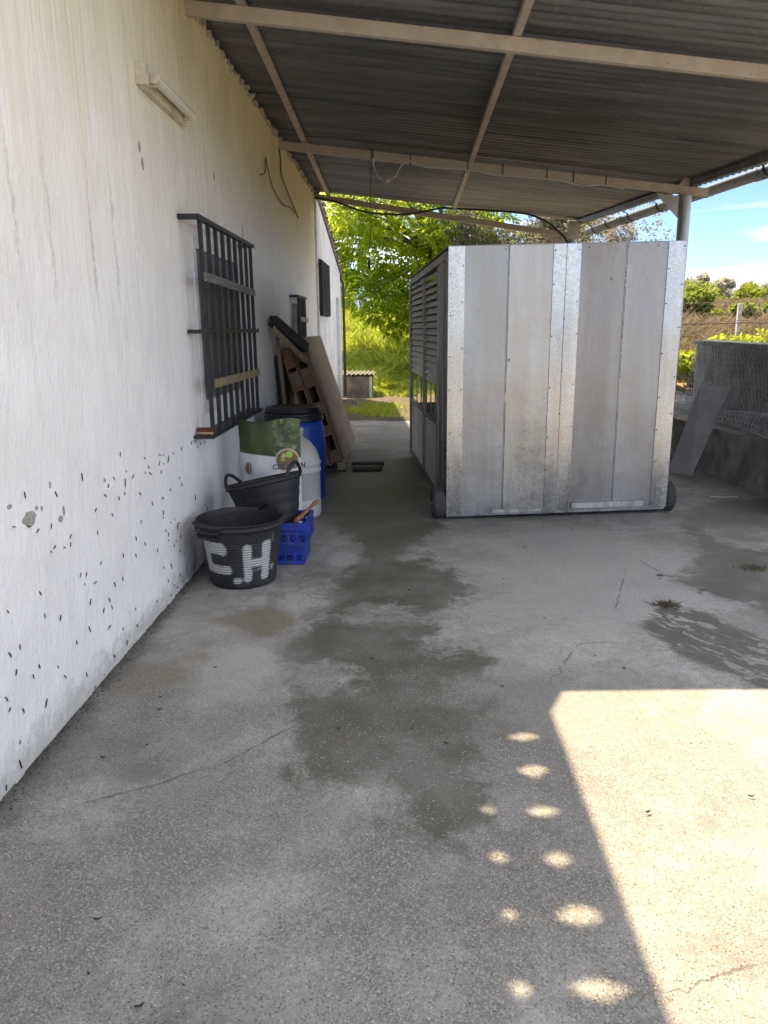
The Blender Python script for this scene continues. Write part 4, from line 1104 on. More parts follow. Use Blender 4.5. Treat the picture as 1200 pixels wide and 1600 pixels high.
def tub_handle(root, ang, R, H, tilt=0.0, spread=0.36, out=0.055, drop=0.0, name='handle', mtx=None, up=0.0, mat=None):
    pts = []
    for k in range(13):
        t = k / 12; a = ang + (t - 0.5) * 2 * spread
        s = math.sin(math.pi * t)
        pts.append(Vector(((R + 0.004 + out * s) * math.cos(a), (R + 0.004 + out * s) * math.sin(a), H - 0.012 + up * s - drop * s)))
    if mtx is not None: pts = [mtx @ q for q in pts]
    return MB().tube(pts, 0.0105, 8).build(name, mat or MAT_TUB1, root, (0, 0, 0))
tub_handle(tub, FACE1 - 0.95, 0.268, 0.425, out=0.045, up=0.012, spread=0.50)
tub_handle(tub, FACE1 - 0.98, 0.264, 0.388, out=0.038, up=0.005, spread=0.48)
tub_handle(tub, FACE1 - 1.00, 0.258, 0.352, out=0.030, up=0.0, spread=0.42)
tub_handle(tub, FACE1 - 0.95 + math.pi, 0.262, 0.425, out=-0.02, up=0.055, spread=0.45)

tl = thing('rubber_tub', 'smooth black rubber tub tipped on its side edge in the blue crate', 'tub', (0.495, 5.10, 0.162))
me = tub_mesh(0.172, 0.266, 0.375, 3, lambda th, z: 0.75 * soft(math.degrees((th - math.radians(-105) + math.pi) % (2 * math.pi) - math.pi), -28, 6, 8) * soft(z, 0.15, 0.185, 0.02) + 0.6 * soft(math.degrees((th - math.radians(-105) + math.pi) % (2 * math.pi) - math.pi), -30, -18, 6) * soft(z, 0.10, 0.18, 0.03))
me.materials.append(MAT_TUB1)
TM = Matrix.Translation((0.0, 0, 0.042)) @ Matrix.Rotation(rad(-11.5), 4, 'Y') @ Matrix.Rotation(rad(-7), 4, 'X')
o = link_mesh('tub_body', me, tl); o.data.transform(TM)
for a in (rad(-20), rad(160)):
    pts = []
    for k in range(13):
        t = k / 12; aa = a + (t - 0.5) * 0.80; s = math.sin(math.pi * t)
        pts.append(TM @ Vector(((0.268 + 0.012 * s) * math.cos(aa), (0.268 + 0.012 * s) * math.sin(aa), 0.360 + 0.085 * s)))
    MB().tube(pts, 0.012, 8).build('handle', MAT_TUB1, tl, (0, 0, 0))

# ------------------------------------------------------------------ blue crates
MAT_BLUE = simple('blue_crate_plastic', (0.013, 0.042, 0.36), 0.45, var=0.3, scale=14, dirt=(0.075, 0.085, 0.15), dirt_scale=9)
def crate(name, label, x0, x1, y0, y1, z0, z1):
    t = thing(name, label, 'crate', ((x0 + x1) / 2, (y0 + y1) / 2, z0), 0, 'blue crates stacked by the wall')
    H = z1 - z0
    MB().box(x0 + 0.012, x1 - 0.012, y0 + 0.012, y1 - 0.012, z0 + 0.001, z0 + 0.012).build('floor', MAT_BLUE, t)
    r = MB()
    for (a, b, c, d) in ((x0, x1, y0, y0 + 0.02), (x0, x1, y1 - 0.02, y1)): r.box(a, b, c, d, z1 - 0.022, z1)
    for (a, b) in ((x0, x0 + 0.02), (x1 - 0.02, x1)): r.box(a, b, y0 + 0.0205, y1 - 0.0205, z1 - 0.022, z1)
    r.build('rim', MAT_BLUE, t)
    for axis in 'xxyy':
        pass
    def lattice(axis, c0, c1, at, s):
        """side wall: rails, uprights and a ring of small crossings leaving rounded holes"""
        w = MB(); th = 0.006
        def bx(a, b, za, zb, e=0.0):
            lo, hi = (at + s * e, at + s * (e + th)); lo, hi = min(lo, hi), max(lo, hi)
            if axis == 'x': w.box(a, b, lo, hi, za, zb)
            else: w.box(lo, hi, a, b, za, zb)
        L = c1 - c0; n = max(3, int(round(L / 0.062)))
        rows = [(0.002, 0.030), (H * 0.47, H * 0.47 + 0.022), (H - 0.050, H - 0.0225)]
        for a, b in rows: bx(c0, c1, z0 + a, z0 + b)
        for k in range(n + 1):
            c = c0 + L * k / n; hw = 0.0075 if 0 < k < n else 0.016
            a = max(c0, c - hw); b = min(c1, c + hw)
            bx(a, b, z0 + 0.0305, z0 + H * 0.47 - 0.0005, 0.0005); bx(a, b, z0 + H * 0.47 + 0.0225, z0 + H - 0.0505, 0.0005)
        for k in range(n):
            ca = c0 + L * (k + 0.5) / n
            for zc in (z0 + (0.030 + H * 0.47) / 2, z0 + (H * 0.47 + 0.022 + H - 0.05) / 2):
                hh = 0.5 * (H * 0.47 - 0.03) * 0.75
                for sg in (-1, 1):
                    A = (ca - L / n * 0.36, zc - sg * hh); B = (ca + L / n * 0.36, zc + sg * hh)
                    pa = (A[0], at + s * 0.0025, A[1]) if axis == 'x' else (at + s * 0.0025, A[0], A[1])
                    pb = (B[0], at + s * 0.0025, B[1]) if axis == 'x' else (at + s * 0.0025, B[0], B[1])
                    w.bar(pa, pb, 0.004, 0.007, (0, 0, 1))
        w.build('side_wall', MAT_BLUE, t)
    lattice('x', x0 + 0.006, x1 - 0.006, y0 + 0.003, 1); lattice('x', x0 + 0.006, x1 - 0.006, y1 - 0.003, -1)
    lattice('y', y0 + 0.010, y1 - 0.010, x0 + 0.003, 1); lattice('y', y0 + 0.010, y1 - 0.010, x1 - 0.003, -1)
    return t
crate('plastic_crate', 'lower of the two stacked blue plastic crates, on the floor', 0.20, 0.725, 4.93, 5.27, 0.0, 0.142)
crate('plastic_crate', 'upper of the two stacked blue plastic crates, holding a tipped tub', 0.185, 0.752, 4.90, 5.30, 0.1435, 0.302)
MAT_BRWOOD = make_wood('orange_brown_wood', (0.20, 0.095, 0.045), (0.33, 0.17, 0.085), (30, 12, 12))
b = MB().tube(smoothpath([(0.675, 4.93, 0.316), (0.70, 5.02, 0.326), (0.735, 5.14, 0.345), (0.765, 5.24, 0.362), (0.785, 5.30, 0.366)], 5), [0.017] * 5 + [0.014] * 5 + [0.012] * 5 + [0.017] * 6, 8)
free('wooden_tool', b, MAT_BRWOOD, 'short orange-brown wooden tool handle lying on the blue crate rim', 'tool', (0.73, 5.1, 0.30))
rock = MB(); rg = random.Random(8)
rock.lathe([(0.0, 0.0), (0.07, 0.0), (0.10, 0.05), (0.09, 0.12), (0.05, 0.17), (0.0, 0.185)], (0.13, 5.08, 0.0), 10, False)
rock.v = [(x * 1.0 + rg.uniform(-.008, .008), y + rg.uniform(-.01, .01), z * 2.0) for x, y, z in rock.v]
free('hessian_bundle', rock, simple('hessian', (0.20, 0.16, 0.09), 0.95, var=0.3, scale=40, bump=0.8), 'small olive-brown bundle wedged between tubs and wall', 'bundle', (0.13, 5.08, 0.0))

# ------------------------------------------------------------------ feed sack
def make_sack():
    m = Mat('printed_feed_sack'); p = m.obj(); c = m.xyz(p)
    n = m.noise(p, 5, 5); lf = m.noise(m.map(p, (1, 1, 1), rot=(0, rad(35), 0)), 11, 5, 0.6, 1.5)
    white = m.mix(n, (0.56, 0.57, 0.58), (0.66, 0.67, 0.68))
    green = m.mix(m.ss(m.noise(p, 3, 4), 0.35, 0.65), (0.038, 0.048, 0.013), (0.062, 0.080, 0.018))
    pic = m.mix(m.ss(lf, 0.42, 0.52), (0.026, 0.046, 0.010), (0.085, 0.12, 0.028))
    pic = m.mix(m.ss(lf, 0.58, 0.64), pic, (0.24, 0.21, 0.13))
    green = m.mix(m.ss(m.math('ADD', c[0], m.math('MULTIPLY', m.math('SUBTRACT', n, 0.5), 0.12)), 0.02, 0.06), green, pic)
    # curved boundary between the green head and white body
    bz = m.math('ADD', c[2], m.math('MULTIPLY', c[0], 0.10))
    col = m.mix(m.ss(bz, 0.657, 0.661), white, green)
    back = m.ss(c[1], 0.02, 0.03)
    col = m.mix(back, col, (0.55, 0.56, 0.57))
    h = m.math('ADD', m.noise(m.map(p, (2.5, 1, 1)), 3.0, 5, 0.6), m.math('MULTIPLY', m.noise(p, 24, 3), 0.12))
    m.set(color=col, rough=0.42, spec=0.4, normal=m.bump(h, 0.6, 0.03))
    return m.m
SK = (0.395, 5.62, 0.0)
sack = thing('feed_sack', 'green and white printed feed sack standing behind the tubs', 'sack', SK)
mb = MB(); nu, nv = 20, 26; vs = []
def sack_pt(u, v, side_):
    x = -0.235 + 0.47 * u
    bul = (math.sin(math.pi * u) ** 0.6) * (0.10 * (1 - v ** 3) + 0.018)
    z = 0.905 * v + (0.030 * (1 - u) - 0.022 * math.sin(u * 5.5)) * v ** 6
    wr = 0.010 * math.sin(u * 17 + v * 9) * (1 - u) * v + 0.008 * math.sin(v * 25 + u * 6)
    y = side_ * bul + wr * 0.6 - 0.02 * math.sin(u * 5) * v ** 4
    return (x * (1 - 0.05 * (1 - v)), y, z + 0.002)
for s in (-1, 1):
    vs = [sack_pt(i / nu, j / nv, s) for j in range(nv + 1) for i in range(nu + 1)]
    n = nu + 1
    fs = [(j * n + i, j * n + i + 1, (j + 1) * n + i + 1, (j + 1) * n + i) for j in range(nv) for i in range(nu)]
    if s > 0: fs = [f[::-1] for f in fs]
    mb.add(vs, fs, True)
mb.build('sack_body', make_sack(), sack, LO)
def on_sack(x, z, lift=0.004):
    u = (x / (1 - 0.05 * (1 - z / 0.9)) + 0.235) / 0.47; p = sack_pt(min(1, max(0, u)), z / 0.905, -1)
    return (x, p[1] - lift, z)
def decal(name, poly_xz, mat, lift=0.003):
    """flat print laid on the sack front"""
    mb = MB(); mb.add([on_sack(x, z, lift) for x, z in poly_xz], [tuple(range(len(poly_xz)))])
    f = mb.f[0]; n = len(f)
    cx = sum(p[0] for p in poly_xz) / n; cz = sum(p[1] for p in poly_xz) / n
    mb.v.append(on_sack(cx, cz, lift)); mb.f = [(i, (i + 1) % n, n) for i in range(n)]; mb.sm = [False] * n
    return mb.build(name, mat, sack, LO)
flat = lambda nm, c: simple(nm, c, 0.5, var=0.1, scale=30)
disc = lambda cx, cz, r, a0=0, a1=360, n=26, sx=1.0: [(cx + sx * r * math.cos(rad(a0 + (a1 - a0) * k / n)), cz + r * math.sin(rad(a0 + (a1 - a0) * k / n))) for k in range(n + (0 if a1 - a0 == 360 else 1))]
P_CREAM, P_BROWN, P_LIME, P_INK = flat('print_cream', (0.50, 0.42, 0.26)), flat('print_brown', (0.16, 0.10, 0.05)), flat('print_lime', (0.30, 0.46, 0.03)), flat('print_ink', (0.05, 0.05, 0.05))
CX, CZ = 0.135, 0.625
decal('emblem_ring', disc(CX, CZ, 0.088), P_CREAM, 0.003)
decal('emblem_field', disc(CX, CZ, 0.076), P_BROWN, 0.0045)
decal('emblem_fruit', disc(CX + 0.018, CZ + 0.042, 0.026), P_LIME, 0.006)
decal('emblem_leaf', [(CX - 0.05, CZ), (CX - 0.03, CZ + 0.035), (CX - 0.012, CZ + 0.004), (CX - 0.02, CZ - 0.01)], P_LIME, 0.006)
decal('emblem_grain', [(CX - 0.045, CZ + 0.03), (CX - 0.02, CZ + 0.056), (CX - 0.002, CZ + 0.03), (CX - 0.02, CZ + 0.015)], P_CREAM, 0.0065)
decal('emblem_band', [(CX - 0.11, CZ - 0.075), (CX + 0.10, CZ - 0.075), (CX + 0.10, CZ - 0.012), (CX - 0.11, CZ - 0.012)], flat('print_white', (0.60, 0.60, 0.60)), 0.0075)
def lettering(s, x, z, size, mat, rot=0.0, name='lettering'):
    cu = bpy.data.curves.new('lettering', 'FONT'); cu.body = s; cu.size = size; cu.align_x = 'LEFT'; cu.offset = 0.0016
    to = bpy.data.objects.new('lettering', cu); COL.objects.link(to)
    me = bpy.data.meshes.new_from_object(to.evaluated_get(bpy.context.evaluated_depsgraph_get()))
    bpy.data.objects.remove(to); bpy.data.curves.remove(cu)
    ca, sa = math.cos(rot), math.sin(rot)
    for v in me.vertices:
        px, pz = v.co.x * ca - v.co.y * sa + x, v.co.x * sa + v.co.y * ca + z
        v.co = on_sack(px, pz, 0.0085)
    me.materials.clear(); me.materials.append(mat)
    return link_mesh(name, me, sack)
lettering('CER', 0.030, 0.562, 0.052, P_INK); lettering('GRAN', 0.128, 0.562, 0.050, P_INK)
decal('side_emblem', disc(-0.152, 0.565, 0.052, 90, 270, 18, 0.75), P_CREAM, 0.003)
decal('side_emblem_field', disc(-0.152, 0.565, 0.043, 90, 270, 18, 0.75), P_BROWN, 0.0045)
for k, (w, h) in enumerate(((0.020, 0.006), (0.020, 0.006), (0.018, 0.006), (0.020, 0.006), (0.018, 0.006))):
    z = 0.52 + k * 0.019
    decal('side_print', [(-0.145, z), (-0.145 + w, z), (-0.145 + w, z + h), (-0.145, z + h)], P_INK, 0.005)
decal('side_print', [(-0.145, 0.52), (-0.139, 0.52), (-0.139, 0.605), (-0.145, 0.605)], P_INK, 0.0055)

# ------------------------------------------------------------------ grey-white jug and blue drum
jug = thing('plastic_jug', 'greyish white plastic drum with round shoulders, between sack and blue drum', 'drum', (0.465, 6.34, 0.0))
MAT_JUG = simple('greyed_white_plastic', (0.50, 0.49, 0.46), 0.5, var=0.08, scale=6, dirt=(0.36, 0.34, 0.29), dirt_scale=3)
R = 0.222
MB().lathe([(0.0, 0.0), (R - 0.03, 0.0), (R - 0.006, 0.012), (R, 0.035), (R, 0.16), (R - 0.005, 0.165), (R - 0.005, 0.175), (R, 0.18), (R, 0.395), (R + 0.010, 0.402), (R + 0.010, 0.425), (R, 0.432), (R, 0.455), (R + 0.010, 0.462), (R + 0.010, 0.480), (R, 0.487), (R - 0.008, 0.53), (R - 0.030, 0.585), (R - 0.065, 0.635), (R - 0.105, 0.672), (R - 0.130, 0.688), (0.085, 0.694)], (0.465, 6.34, 0), 48).build('body', MAT_JUG, jug)
MB().lathe([(0.085, 0.690), (0.085, 0.725), (0.092, 0.727), (0.092, 0.762), (0.084, 0.768), (0.0, 0.770)], (0.465, 6.34, 0), 36).build('screw_cap', MAT_JUG, jug)

drum = thing('plastic_drum', 'blue plastic barrel with black clamped lid by the wall', 'drum', (0.372, 7.07, 0.0))
MAT_BARREL = simple('blue_barrel_plastic', (0.006, 0.050, 0.36), 0.42, var=0.18, scale=4, dirt=(0.02, 0.05, 0.20), dirt_scale=5)
MAT_LID = simple('black_lid_plastic', (0.012, 0.012, 0.015), 0.40, var=0.3, scale=14, dirt=(0.045, 0.045, 0.045), dirt_scale=8)
R = 0.280
MB().lathe([(0.0, 0.0), (R - 0.03, 0.0), (R - 0.004, 0.015), (R, 0.05), (R + 0.004, 0.22), (R, 0.235), (R, 0.25), (R + 0.006, 0.30), (R + 0.008, 0.50), (R + 0.004, 0.66), (R - 0.002, 0.70), (R - 0.018, 0.735), (R - 0.030, 0.748), (R - 0.030, 0.80)], (0.372, 7.07, 0), 56).build('body', MAT_BARREL, drum)
lid = MB().lathe([(R - 0.026, 0.752), (R - 0.006, 0.752), (R + 0.0, 0.758), (R + 0.0, 0.782), (R - 0.010, 0.788), (R - 0.010, 0.800), (R - 0.004, 0.804), (R - 0.004, 0.822), (R - 0.014, 0.830), (R - 0.05, 0.832), (R - 0.06, 0.822), (0.0, 0.820)], (0.372, 7.07, 0), 56).build('lid', MAT_LID, drum)
MB().lathe([(0.0, 0.826), (0.235, 0.828), (0.262, 0.834), (0.266, 0.845), (0.262, 0.852), (0.254, 0.856), (0.256, 0.872), (0.248, 0.878), (0.225, 0.876), (0.21, 0.868), (0.0, 0.866)], (0.368, 7.075, 0.0), 56).build('clamp_ring', MAT_LID, lid)
MB().box(0.60, 0.655, 6.98, 7.04, 0.756, 0.800).build('clamp_lever', MAT_LID, lid)

# ------------------------------------------------------------------ scrubbing brush on the sill
br = thing('scrubbing_brush', 'reddish-brown scrubbing brush lying bristles-up on the window grille tray', 'brush', (0.065, 5.03, 0.896))
MAT_BRW = make_wood('brush_wood', (0.36, 0.26, 0.15), (0.46, 0.35, 0.22), (40, 6, 6))
MB().obox((0.068, 5.035, 0.906), (0.058, -0.010, 0), (0.004, 0.028, 0), (0, 0, 0.0095)).build('wooden_back', MAT_BRW, br, bevel=0.004)
bm_ = MB(); rg = random.Random(6)
for i in range(11):
    for j in range(5):
        x = 0.068 + (i - 5) * 0.0104; y = 5.035 + (j - 2) * 0.0105 - (i - 5) * 0.0018
        bm_.tube([(x, y, 0.9157), (x + rg.uniform(-.003, .003), y + rg.uniform(-.003, .003), 0.938 + rg.uniform(-.002, .003))], [0.0036, 0.0052], 5, True, False)
bm_.build('bristles', simple('red_brown_bristle', (0.16, 0.045, 0.025), 0.8, var=0.4, scale=90), br)['kind'] = 'stuff'

# ------------------------------------------------------------------ pallets, board, beam leaning on the wall
MAT_BOARD = make_wood('weathered_board', (0.26, 0.195, 0.122), (0.40, 0.31, 0.20), (22, 22, 1.6), stain=(0.15, 0.12, 0.085))
MAT_PALLET = make_wood('pallet_wood', (0.17, 0.115, 0.065), (0.26, 0.185, 0.11), (22, 22, 2.0), stain=(0.10, 0.07, 0.045))
MAT_BLOCKW = make_wood('reddish_block_wood', (0.20, 0.115, 0.068), (0.30, 0.175, 0.105), (14, 6, 14), stain=(0.12, 0.08, 0.055))
MAT_DARKW = make_wood('blackened_wood', (0.022, 0.020, 0.018), (0.05, 0.046, 0.04), (25, 4, 25), stain=(0.02, 0.02, 0.02))
F0 = Vector((0.73, 0, 0.085)); T0 = Vector((0.285, 0, 1.50))
LD = (T0 - F0); LEN = LD.length; LD.normalize(); ND = Vector((-LD.z, 0, LD.x)); ND = ND if ND.x < 0 else -ND   # towards the wall
YD = Vector((0, 1, 0))
def lean_box(mb, s0, s1, d0, d1, y0, y1):
    """s along the slope from the foot, d from the outer face towards the wall, y along the wall"""
    c = F0 + LD * (s0 + s1) / 2 + ND * (d0 + d1) / 2 + YD * (y0 + y1) / 2
    mb.obox(c, LD * (s1 - s0) / 2, ND * (d1 - d0) / 2, YD * (y1 - y0) / 2); return mb
free('wooden_board', lean_box(MB(), 0.0, LEN, 0.0, 0.032, 8.80, 10.45), MAT_BOARD, 'big weathered wooden board leaning outermost against the stacked pallets', 'board', (0.70, 9.6, 0.08))
def pallet(label, d0, y0, y1, slen):
    t = thing('wooden_pallet', label, 'pallet', tuple(F0 + ND * (d0 + 0.06) + YD * (y0 + y1) / 2), 0, 'pallets leaning on the wall')
    th = 0.128
    for dd in (0.0, th - 0.018):
        for k in range(5):
            a = (y1 - y0 + 0.03) / 5 * k
            lean_box(MB(), 0.0, slen, d0 + dd, d0 + dd + 0.017, y0 + a, y0 + a + (y1 - y0) / 5 - 0.03).build('deck_board', MAT_PALLET, t)
    for s0, s1 in ((0.02, 0.16), (0.34, 0.46), (0.62, 0.74), (0.93, 1.15), (slen - 0.235, slen - 0.01)):
        for yy0 in (y0 + 0.004, (y0 + y1) / 2 - 0.07, y1 - 0.15):
            lean_box(MB(), s0, s1, d0 + 0.0175, d0 + th - 0.0185, yy0, yy0 + 0.14).build('spacer_block', MAT_BLOCKW, t)
    return t
pallet('outer wooden pallet just behind the big leaning board', 0.036, 8.62, 10.2, LEN - 0.02)
pallet('inner wooden pallet nearest the wall, with reddish spacer blocks', 0.170, 8.58, 10.1, LEN - 0.05)
free('wooden_offcut', MB().obox((0.70, 8.66, 0.041), (0.055, 0.0, 0), (0, 0.16, 0), (0, 0, 0.040)), MAT_BOARD, 'short thick timber offcut under the foot of the leaning board', 'timber', (0.70, 8.66, 0))
a, b_ = Vector((0.075, 8.05, 1.62)), Vector((0.17, 10.6, 1.50))
bmz = MB().bar((0.065, 7.93, 1.675), (0.31, 8.56, 1.38), 0.085, 0.105)
free('black_beam', bmz, MAT_DARKW, 'short blackened beam slanting down from the wall behind the pallets', 'beam', (0.19, 8.25, 1.52))
free('grey_plank', MB().bar((0.085, 7.86, 1.585), (0.33, 8.47, 1.24), 0.016, 0.07, (0, 0.4, 1)), MAT_BOARD, 'thin grey plank slanting down under the black beam', 'plank', (0.18, 8.4, 1.3))
free('wooden_pole', MB().tube([(0.16, 8.25, 0.0), (0.060, 8.18, 1.57)], [0.024, 0.021], 8), MAT_PALLET, 'upright wooden pole leaning on the wall beside the pallets', 'pole', (0.16, 8.25, 0))
free('dark_panel', MB().obox((0.095, 8.45, 0.66), (0.055, 0, -0.65), (0, 0.20, 0), (0.014, 0, 0.001)), simple('dark_blue_panel', (0.016, 0.022, 0.045), 0.6, var=0.4), 'dark blue panel upright between the pole and the pallets', 'panel', (0.14, 8.45, 0))
free('flat_slat', MB().obox((0.99, 8.50, 0.013), (0.17, 0.012, 0), (-0.004, 0.045, 0), (0, 0, 0.012)), MAT_DARKW, 'blackened slat lying flat at the foot of the leaning board, nearer', 'slat', (0.99, 8.5, 0))
free('flat_slat', MB().obox((0.98, 8.86, 0.014), (0.19, -0.01, 0), (0.004, 0.055, 0), (0, 0, 0.013)), MAT_DARKW, 'blackened slat lying flat at the foot of the leaning board, farther', 'slat', (0.98, 8.86, 0))
free('flat_slat', MB().obox((0.97, 8.68, 0.010), (0.17, 0.004, 0), (-0.002, 0.022, 0), (0, 0, 0.009)), MAT_BOARD, 'thin pale slat lying between the two blackened slats', 'slat', (0.97, 8.68, 0))

# ------------------------------------------------------------------ concrete trough with corrugated lid, far
ct = thing('concrete_trough', 'low mossy concrete trough with corrugated lid beyond the house corner', 'trough', (0.30, 18.4, 0.0))
MB().box(-0.10, 0.66, 17.95, 18.95, -0.12, 0.50).build('box', simple('mossy_concrete', (0.15, 0.145, 0.13), 0.95, var=0.4, scale=5, bump=0.8, bscale=20, dirt=(0.05, 0.05, 0.042)), ct, bevel=0.012)
mb = MB(); vs = []; n = 60
for i in range(n + 1):
    x = -0.14 + 0.86 * i / n; z = 0.535 + 0.018 * math.sin(2 * math.pi * x / 0.105)
    vs += [(x, 17.90, z), (x, 19.0, z + 0.02), (x, 17.90, z + 0.008), (x, 19.0, z + 0.028)]
fs = []
for i in range(n):
    q = 4 * i; fs += [(q, q + 1, q + 5, q + 4), (q + 2, q + 6, q + 7, q + 3), (q, q + 4, q + 6, q + 2)]
mb.add(vs, fs); mb.build('corrugated_lid', simple('grey_fibre_cement', (0.14, 0.136, 0.122), 0.9, var=0.25, scale=8, bump=0.4), ct)
MB().box(0.60, 0.668, 17.94, 17.948, -0.1, 0.49).build('lime_edge', simple('lime_wash', (0.5, 0.49, 0.46), 0.9, var=0.2), ct)

# ------------------------------------------------------------------ right boundary: ledge, wall, netting, leaning board
def ledge_x(y): return 4.84 - 0.085 * (y - 7.09) if y > 7.09 else 4.84 - 0.12 * (7.09 - y)
lg = MB()
ylist = [6.2, 7.09, 8.0, 10.0, 11.8]
for a, b in zip(ylist[:-1], ylist[1:]):
    lg.add([(ledge_x(a), a, -0.1), (5.85, a, -0.1), (5.85, b, -0.1), (ledge_x(b), b, -0.1), (ledge_x(a), a, 0.50), (5.85, a, 0.58), (5.85, b, 0.58), (ledge_x(b), b, 0.50)],
           [(4, 5, 6, 7), (3, 0, 4, 7)] + ([(0, 1, 5, 4)] if a == ylist[0] else []) + ([(2, 3, 7, 6)] if b == ylist[-1] else []))
ledge = free('low_retaining_wall', lg, MAT_ROUGH, 'low rough concrete retaining wall along the right of the yard', 'wall', (5.2, 6.0, 0))
def bw_x(y): return 5.47 - 0.112 * (11.1 - y) if y > 5 else 4.787 + 0.25 * (5 - y) / 7
bwm = MB()
for a, b in zip([6.3, 8.0], [8.0, 10.55]):
    for (o0, o1, z0, z1) in ((0.0, 0.22, 0.45, 1.33),):
        bwm.add([(bw_x(a) + o0, a, z0), (bw_x(a) + o1, a, z0), (bw_x(b) + o1, b, z0), (bw_x(b) + o0, b, z0), (bw_x(a) + o0, a, z1), (bw_x(a) + o1, a, z1), (bw_x(b) + o1, b, z1), (bw_x(b) + o0, b, z1)],
                [(4, 5, 6, 7), (3, 0, 4, 7), (1, 2, 6, 5)] + ([(0, 1, 5, 4)] if a == 6.3 else []) + ([(2, 3, 7, 6)] if b == 10.55 else []))
bw = thing('boundary_wall', 'blackened grey block wall behind the wire netting on the right', 'wall', (5.7, 6.0, 0.5))
bwm.build('block_face', MAT_BLOCK, bw)
for a, b in zip([6.27, 7.7, 9.4], [7.69, 9.39, 10.58]):
    cp = MB(); cp.add([(bw_x(a) - 0.04, a, 1.332), (bw_x(a) + 0.26, a, 1.332), (bw_x(b) + 0.26, b, 1.332), (bw_x(b) - 0.04, b, 1.332), (bw_x(a) - 0.04, a, 1.385), (bw_x(a) + 0.26, a, 1.385), (bw_x(b) + 0.26, b, 1.385), (bw_x(b) - 0.04, b, 1.385)],
                      [(4, 5, 6, 7), (3, 0, 4, 7), (1, 2, 6, 5), (0, 1, 5, 4), (2, 3, 7, 6), (0, 3, 2, 1)])
    cp.build('coping_stone', MAT_ROUGH, bw)
MAT_WIRE = simple('zinc_wire', (0.62, 0.63, 0.65), 0.5, metal=0.3, var=0.2)
def netting(fn, nu, nv, r=0.0028):
    """hexagonal wire netting mapped by fn(u_m, v_m) to a point"""
    mb = MB(); p = 0.050; h = 0.062
    for j in range(nv):
        for i in range(nu):
            x = (i + 0.5 * (j % 2)) * p * 2; z = j * h
            a = fn(x, z); b = fn(x, z + h * 0.42)
            c = fn(x - p, z + h); d = fn(x + p, z + h)
            for q, w in ((a, b), (b, c), (b, d)): mb.tube([q, w], r, 3, False, False)
    return mb
rg = random.Random(31)
def n1(u, v):
    y = 10.45 - u; s = 0.02 * math.sin(u * 4.1) + 0.015 * math.sin(v * 9 + u * 2)
    return (bw_x(y) - 0.07 - 0.05 * (1 - v / 1.0) - s, y, 0.53 + v * 0.98 + 0.02 * math.sin(u * 3))
net = free('wire_netting', netting(n1, 42, 14), MAT_WIRE, 'hexagonal wire netting standing in front of the blackened wall', 'netting', (5.6, 8.5, 0.5)); net['kind'] = 'stuff'
def n2(u, v):
    y = 10.7 - u; t = v / 0.72
    R = 0.10 + 0.02 * math.sin(u * 2.2)
    a = t * 2 * math.pi
    return ((ledge_x(y) + bw_x(y)) / 2 - 0.03 + R * math.cos(a) + 0.03 * math.sin(u * 3), y, 0.525 + R + R * math.sin(a) * 0.9)
net2 = free('netting_roll', netting(n2, 36, 12), MAT_WIRE, 'loose roll of wire netting lying on the low retaining wall', 'netting', (5.2, 8.0, 0.5)); net2['kind'] = 'stuff'
MAT_GREYB = simple('grey_formwork_board', (0.37, 0.367, 0.365), 0.8, var=0.12, scale=5, bump=0.2, dirt=(0.27, 0.265, 0.255), dirt_scale=6)
c0, c1 = Vector((4.33, 8.20, 0.006)), Vector((4.50, 7.98, 0.006)); d0, d1 = Vector((4.705, 8.47, 0.925)), Vector((4.965, 8.28, 0.925))
nrm = (c1 - c0).cross(d0 - c0).normalized() * 0.022
gb = MB(); gb.add([c0, c1, d1, d0, c0 + nrm, c1 + nrm, d1 + nrm, d0 + nrm], [(0, 1, 2, 3), (7, 6, 5, 4), (0, 4, 5, 1), (1, 5, 6, 2), (2, 6, 7, 3), (3, 7, 4, 0)])
free('grey_board', gb, MAT_GREYB, 'long grey board leaning slantwise against the low wall right of the cage', 'board', (4.42, 8.1, 0))
free('pale_stick', MB().tube(smoothpath([(4.30, 6.98, 0.008), (4.42, 6.93, 0.012), (4.55, 6.97, 0.010)], 4), 0.008, 6), simple('pale_stick_wood', (0.45, 0.42, 0.36), 0.8), 'short pale stick on the damp floor near the low wall', 'stick', (4.4, 6.95, 0))

# ------------------------------------------------------------------ vegetation
R_ = np.random.RandomState(11)
def unit(v): return v / np.maximum(1e-9, np.linalg.norm(v, axis=-1, keepdims=True))
def leaf_quads(c, d, nrm, L, Wd):
    """one rhombic, slightly cupped leaf per row"""
    d = unit(d); s = unit(np.cross(d, nrm)); n = np.cross(s, d)
    L = np.asarray(L)[:, None]; Wd = np.asarray(Wd)[:, None]
    q = np.stack([c, c + d * L * 0.45 + s * Wd * 0.5 + n * Wd * 0.12, c + d * L - n * L * 0.08, c + d * L * 0.45 - s * Wd * 0.5 + n * Wd * 0.12], 1)
    return q.reshape(-1, 3)
def cluster_leaves(cent, rad_, n, L, Wd, droop=0.4, flat_=0.7):
    """leaves spread through ball-like clusters, denser to their outside"""
    k = R_.randint(0, len(cent), n)
    u = unit(R_.normal(size=(n, 3))); r = R_.uniform(0.25, 1.0, n) ** 0.6
    p = cent[k] + u * (r * rad_[k])[:, None] * np.array([1, 1, flat_])
    d = u * 0.8 + R_.normal(size=(n, 3)) * 0.5 + np.array([0, 0, -droop])
    nr = R_.normal(size=(n, 3)) * 0.6 + np.array([0, 0, 1.0])
    return leaf_quads(p, d, nr, L * R_.uniform(0.6, 1.25, n), Wd * R_.uniform(0.6, 1.25, n))
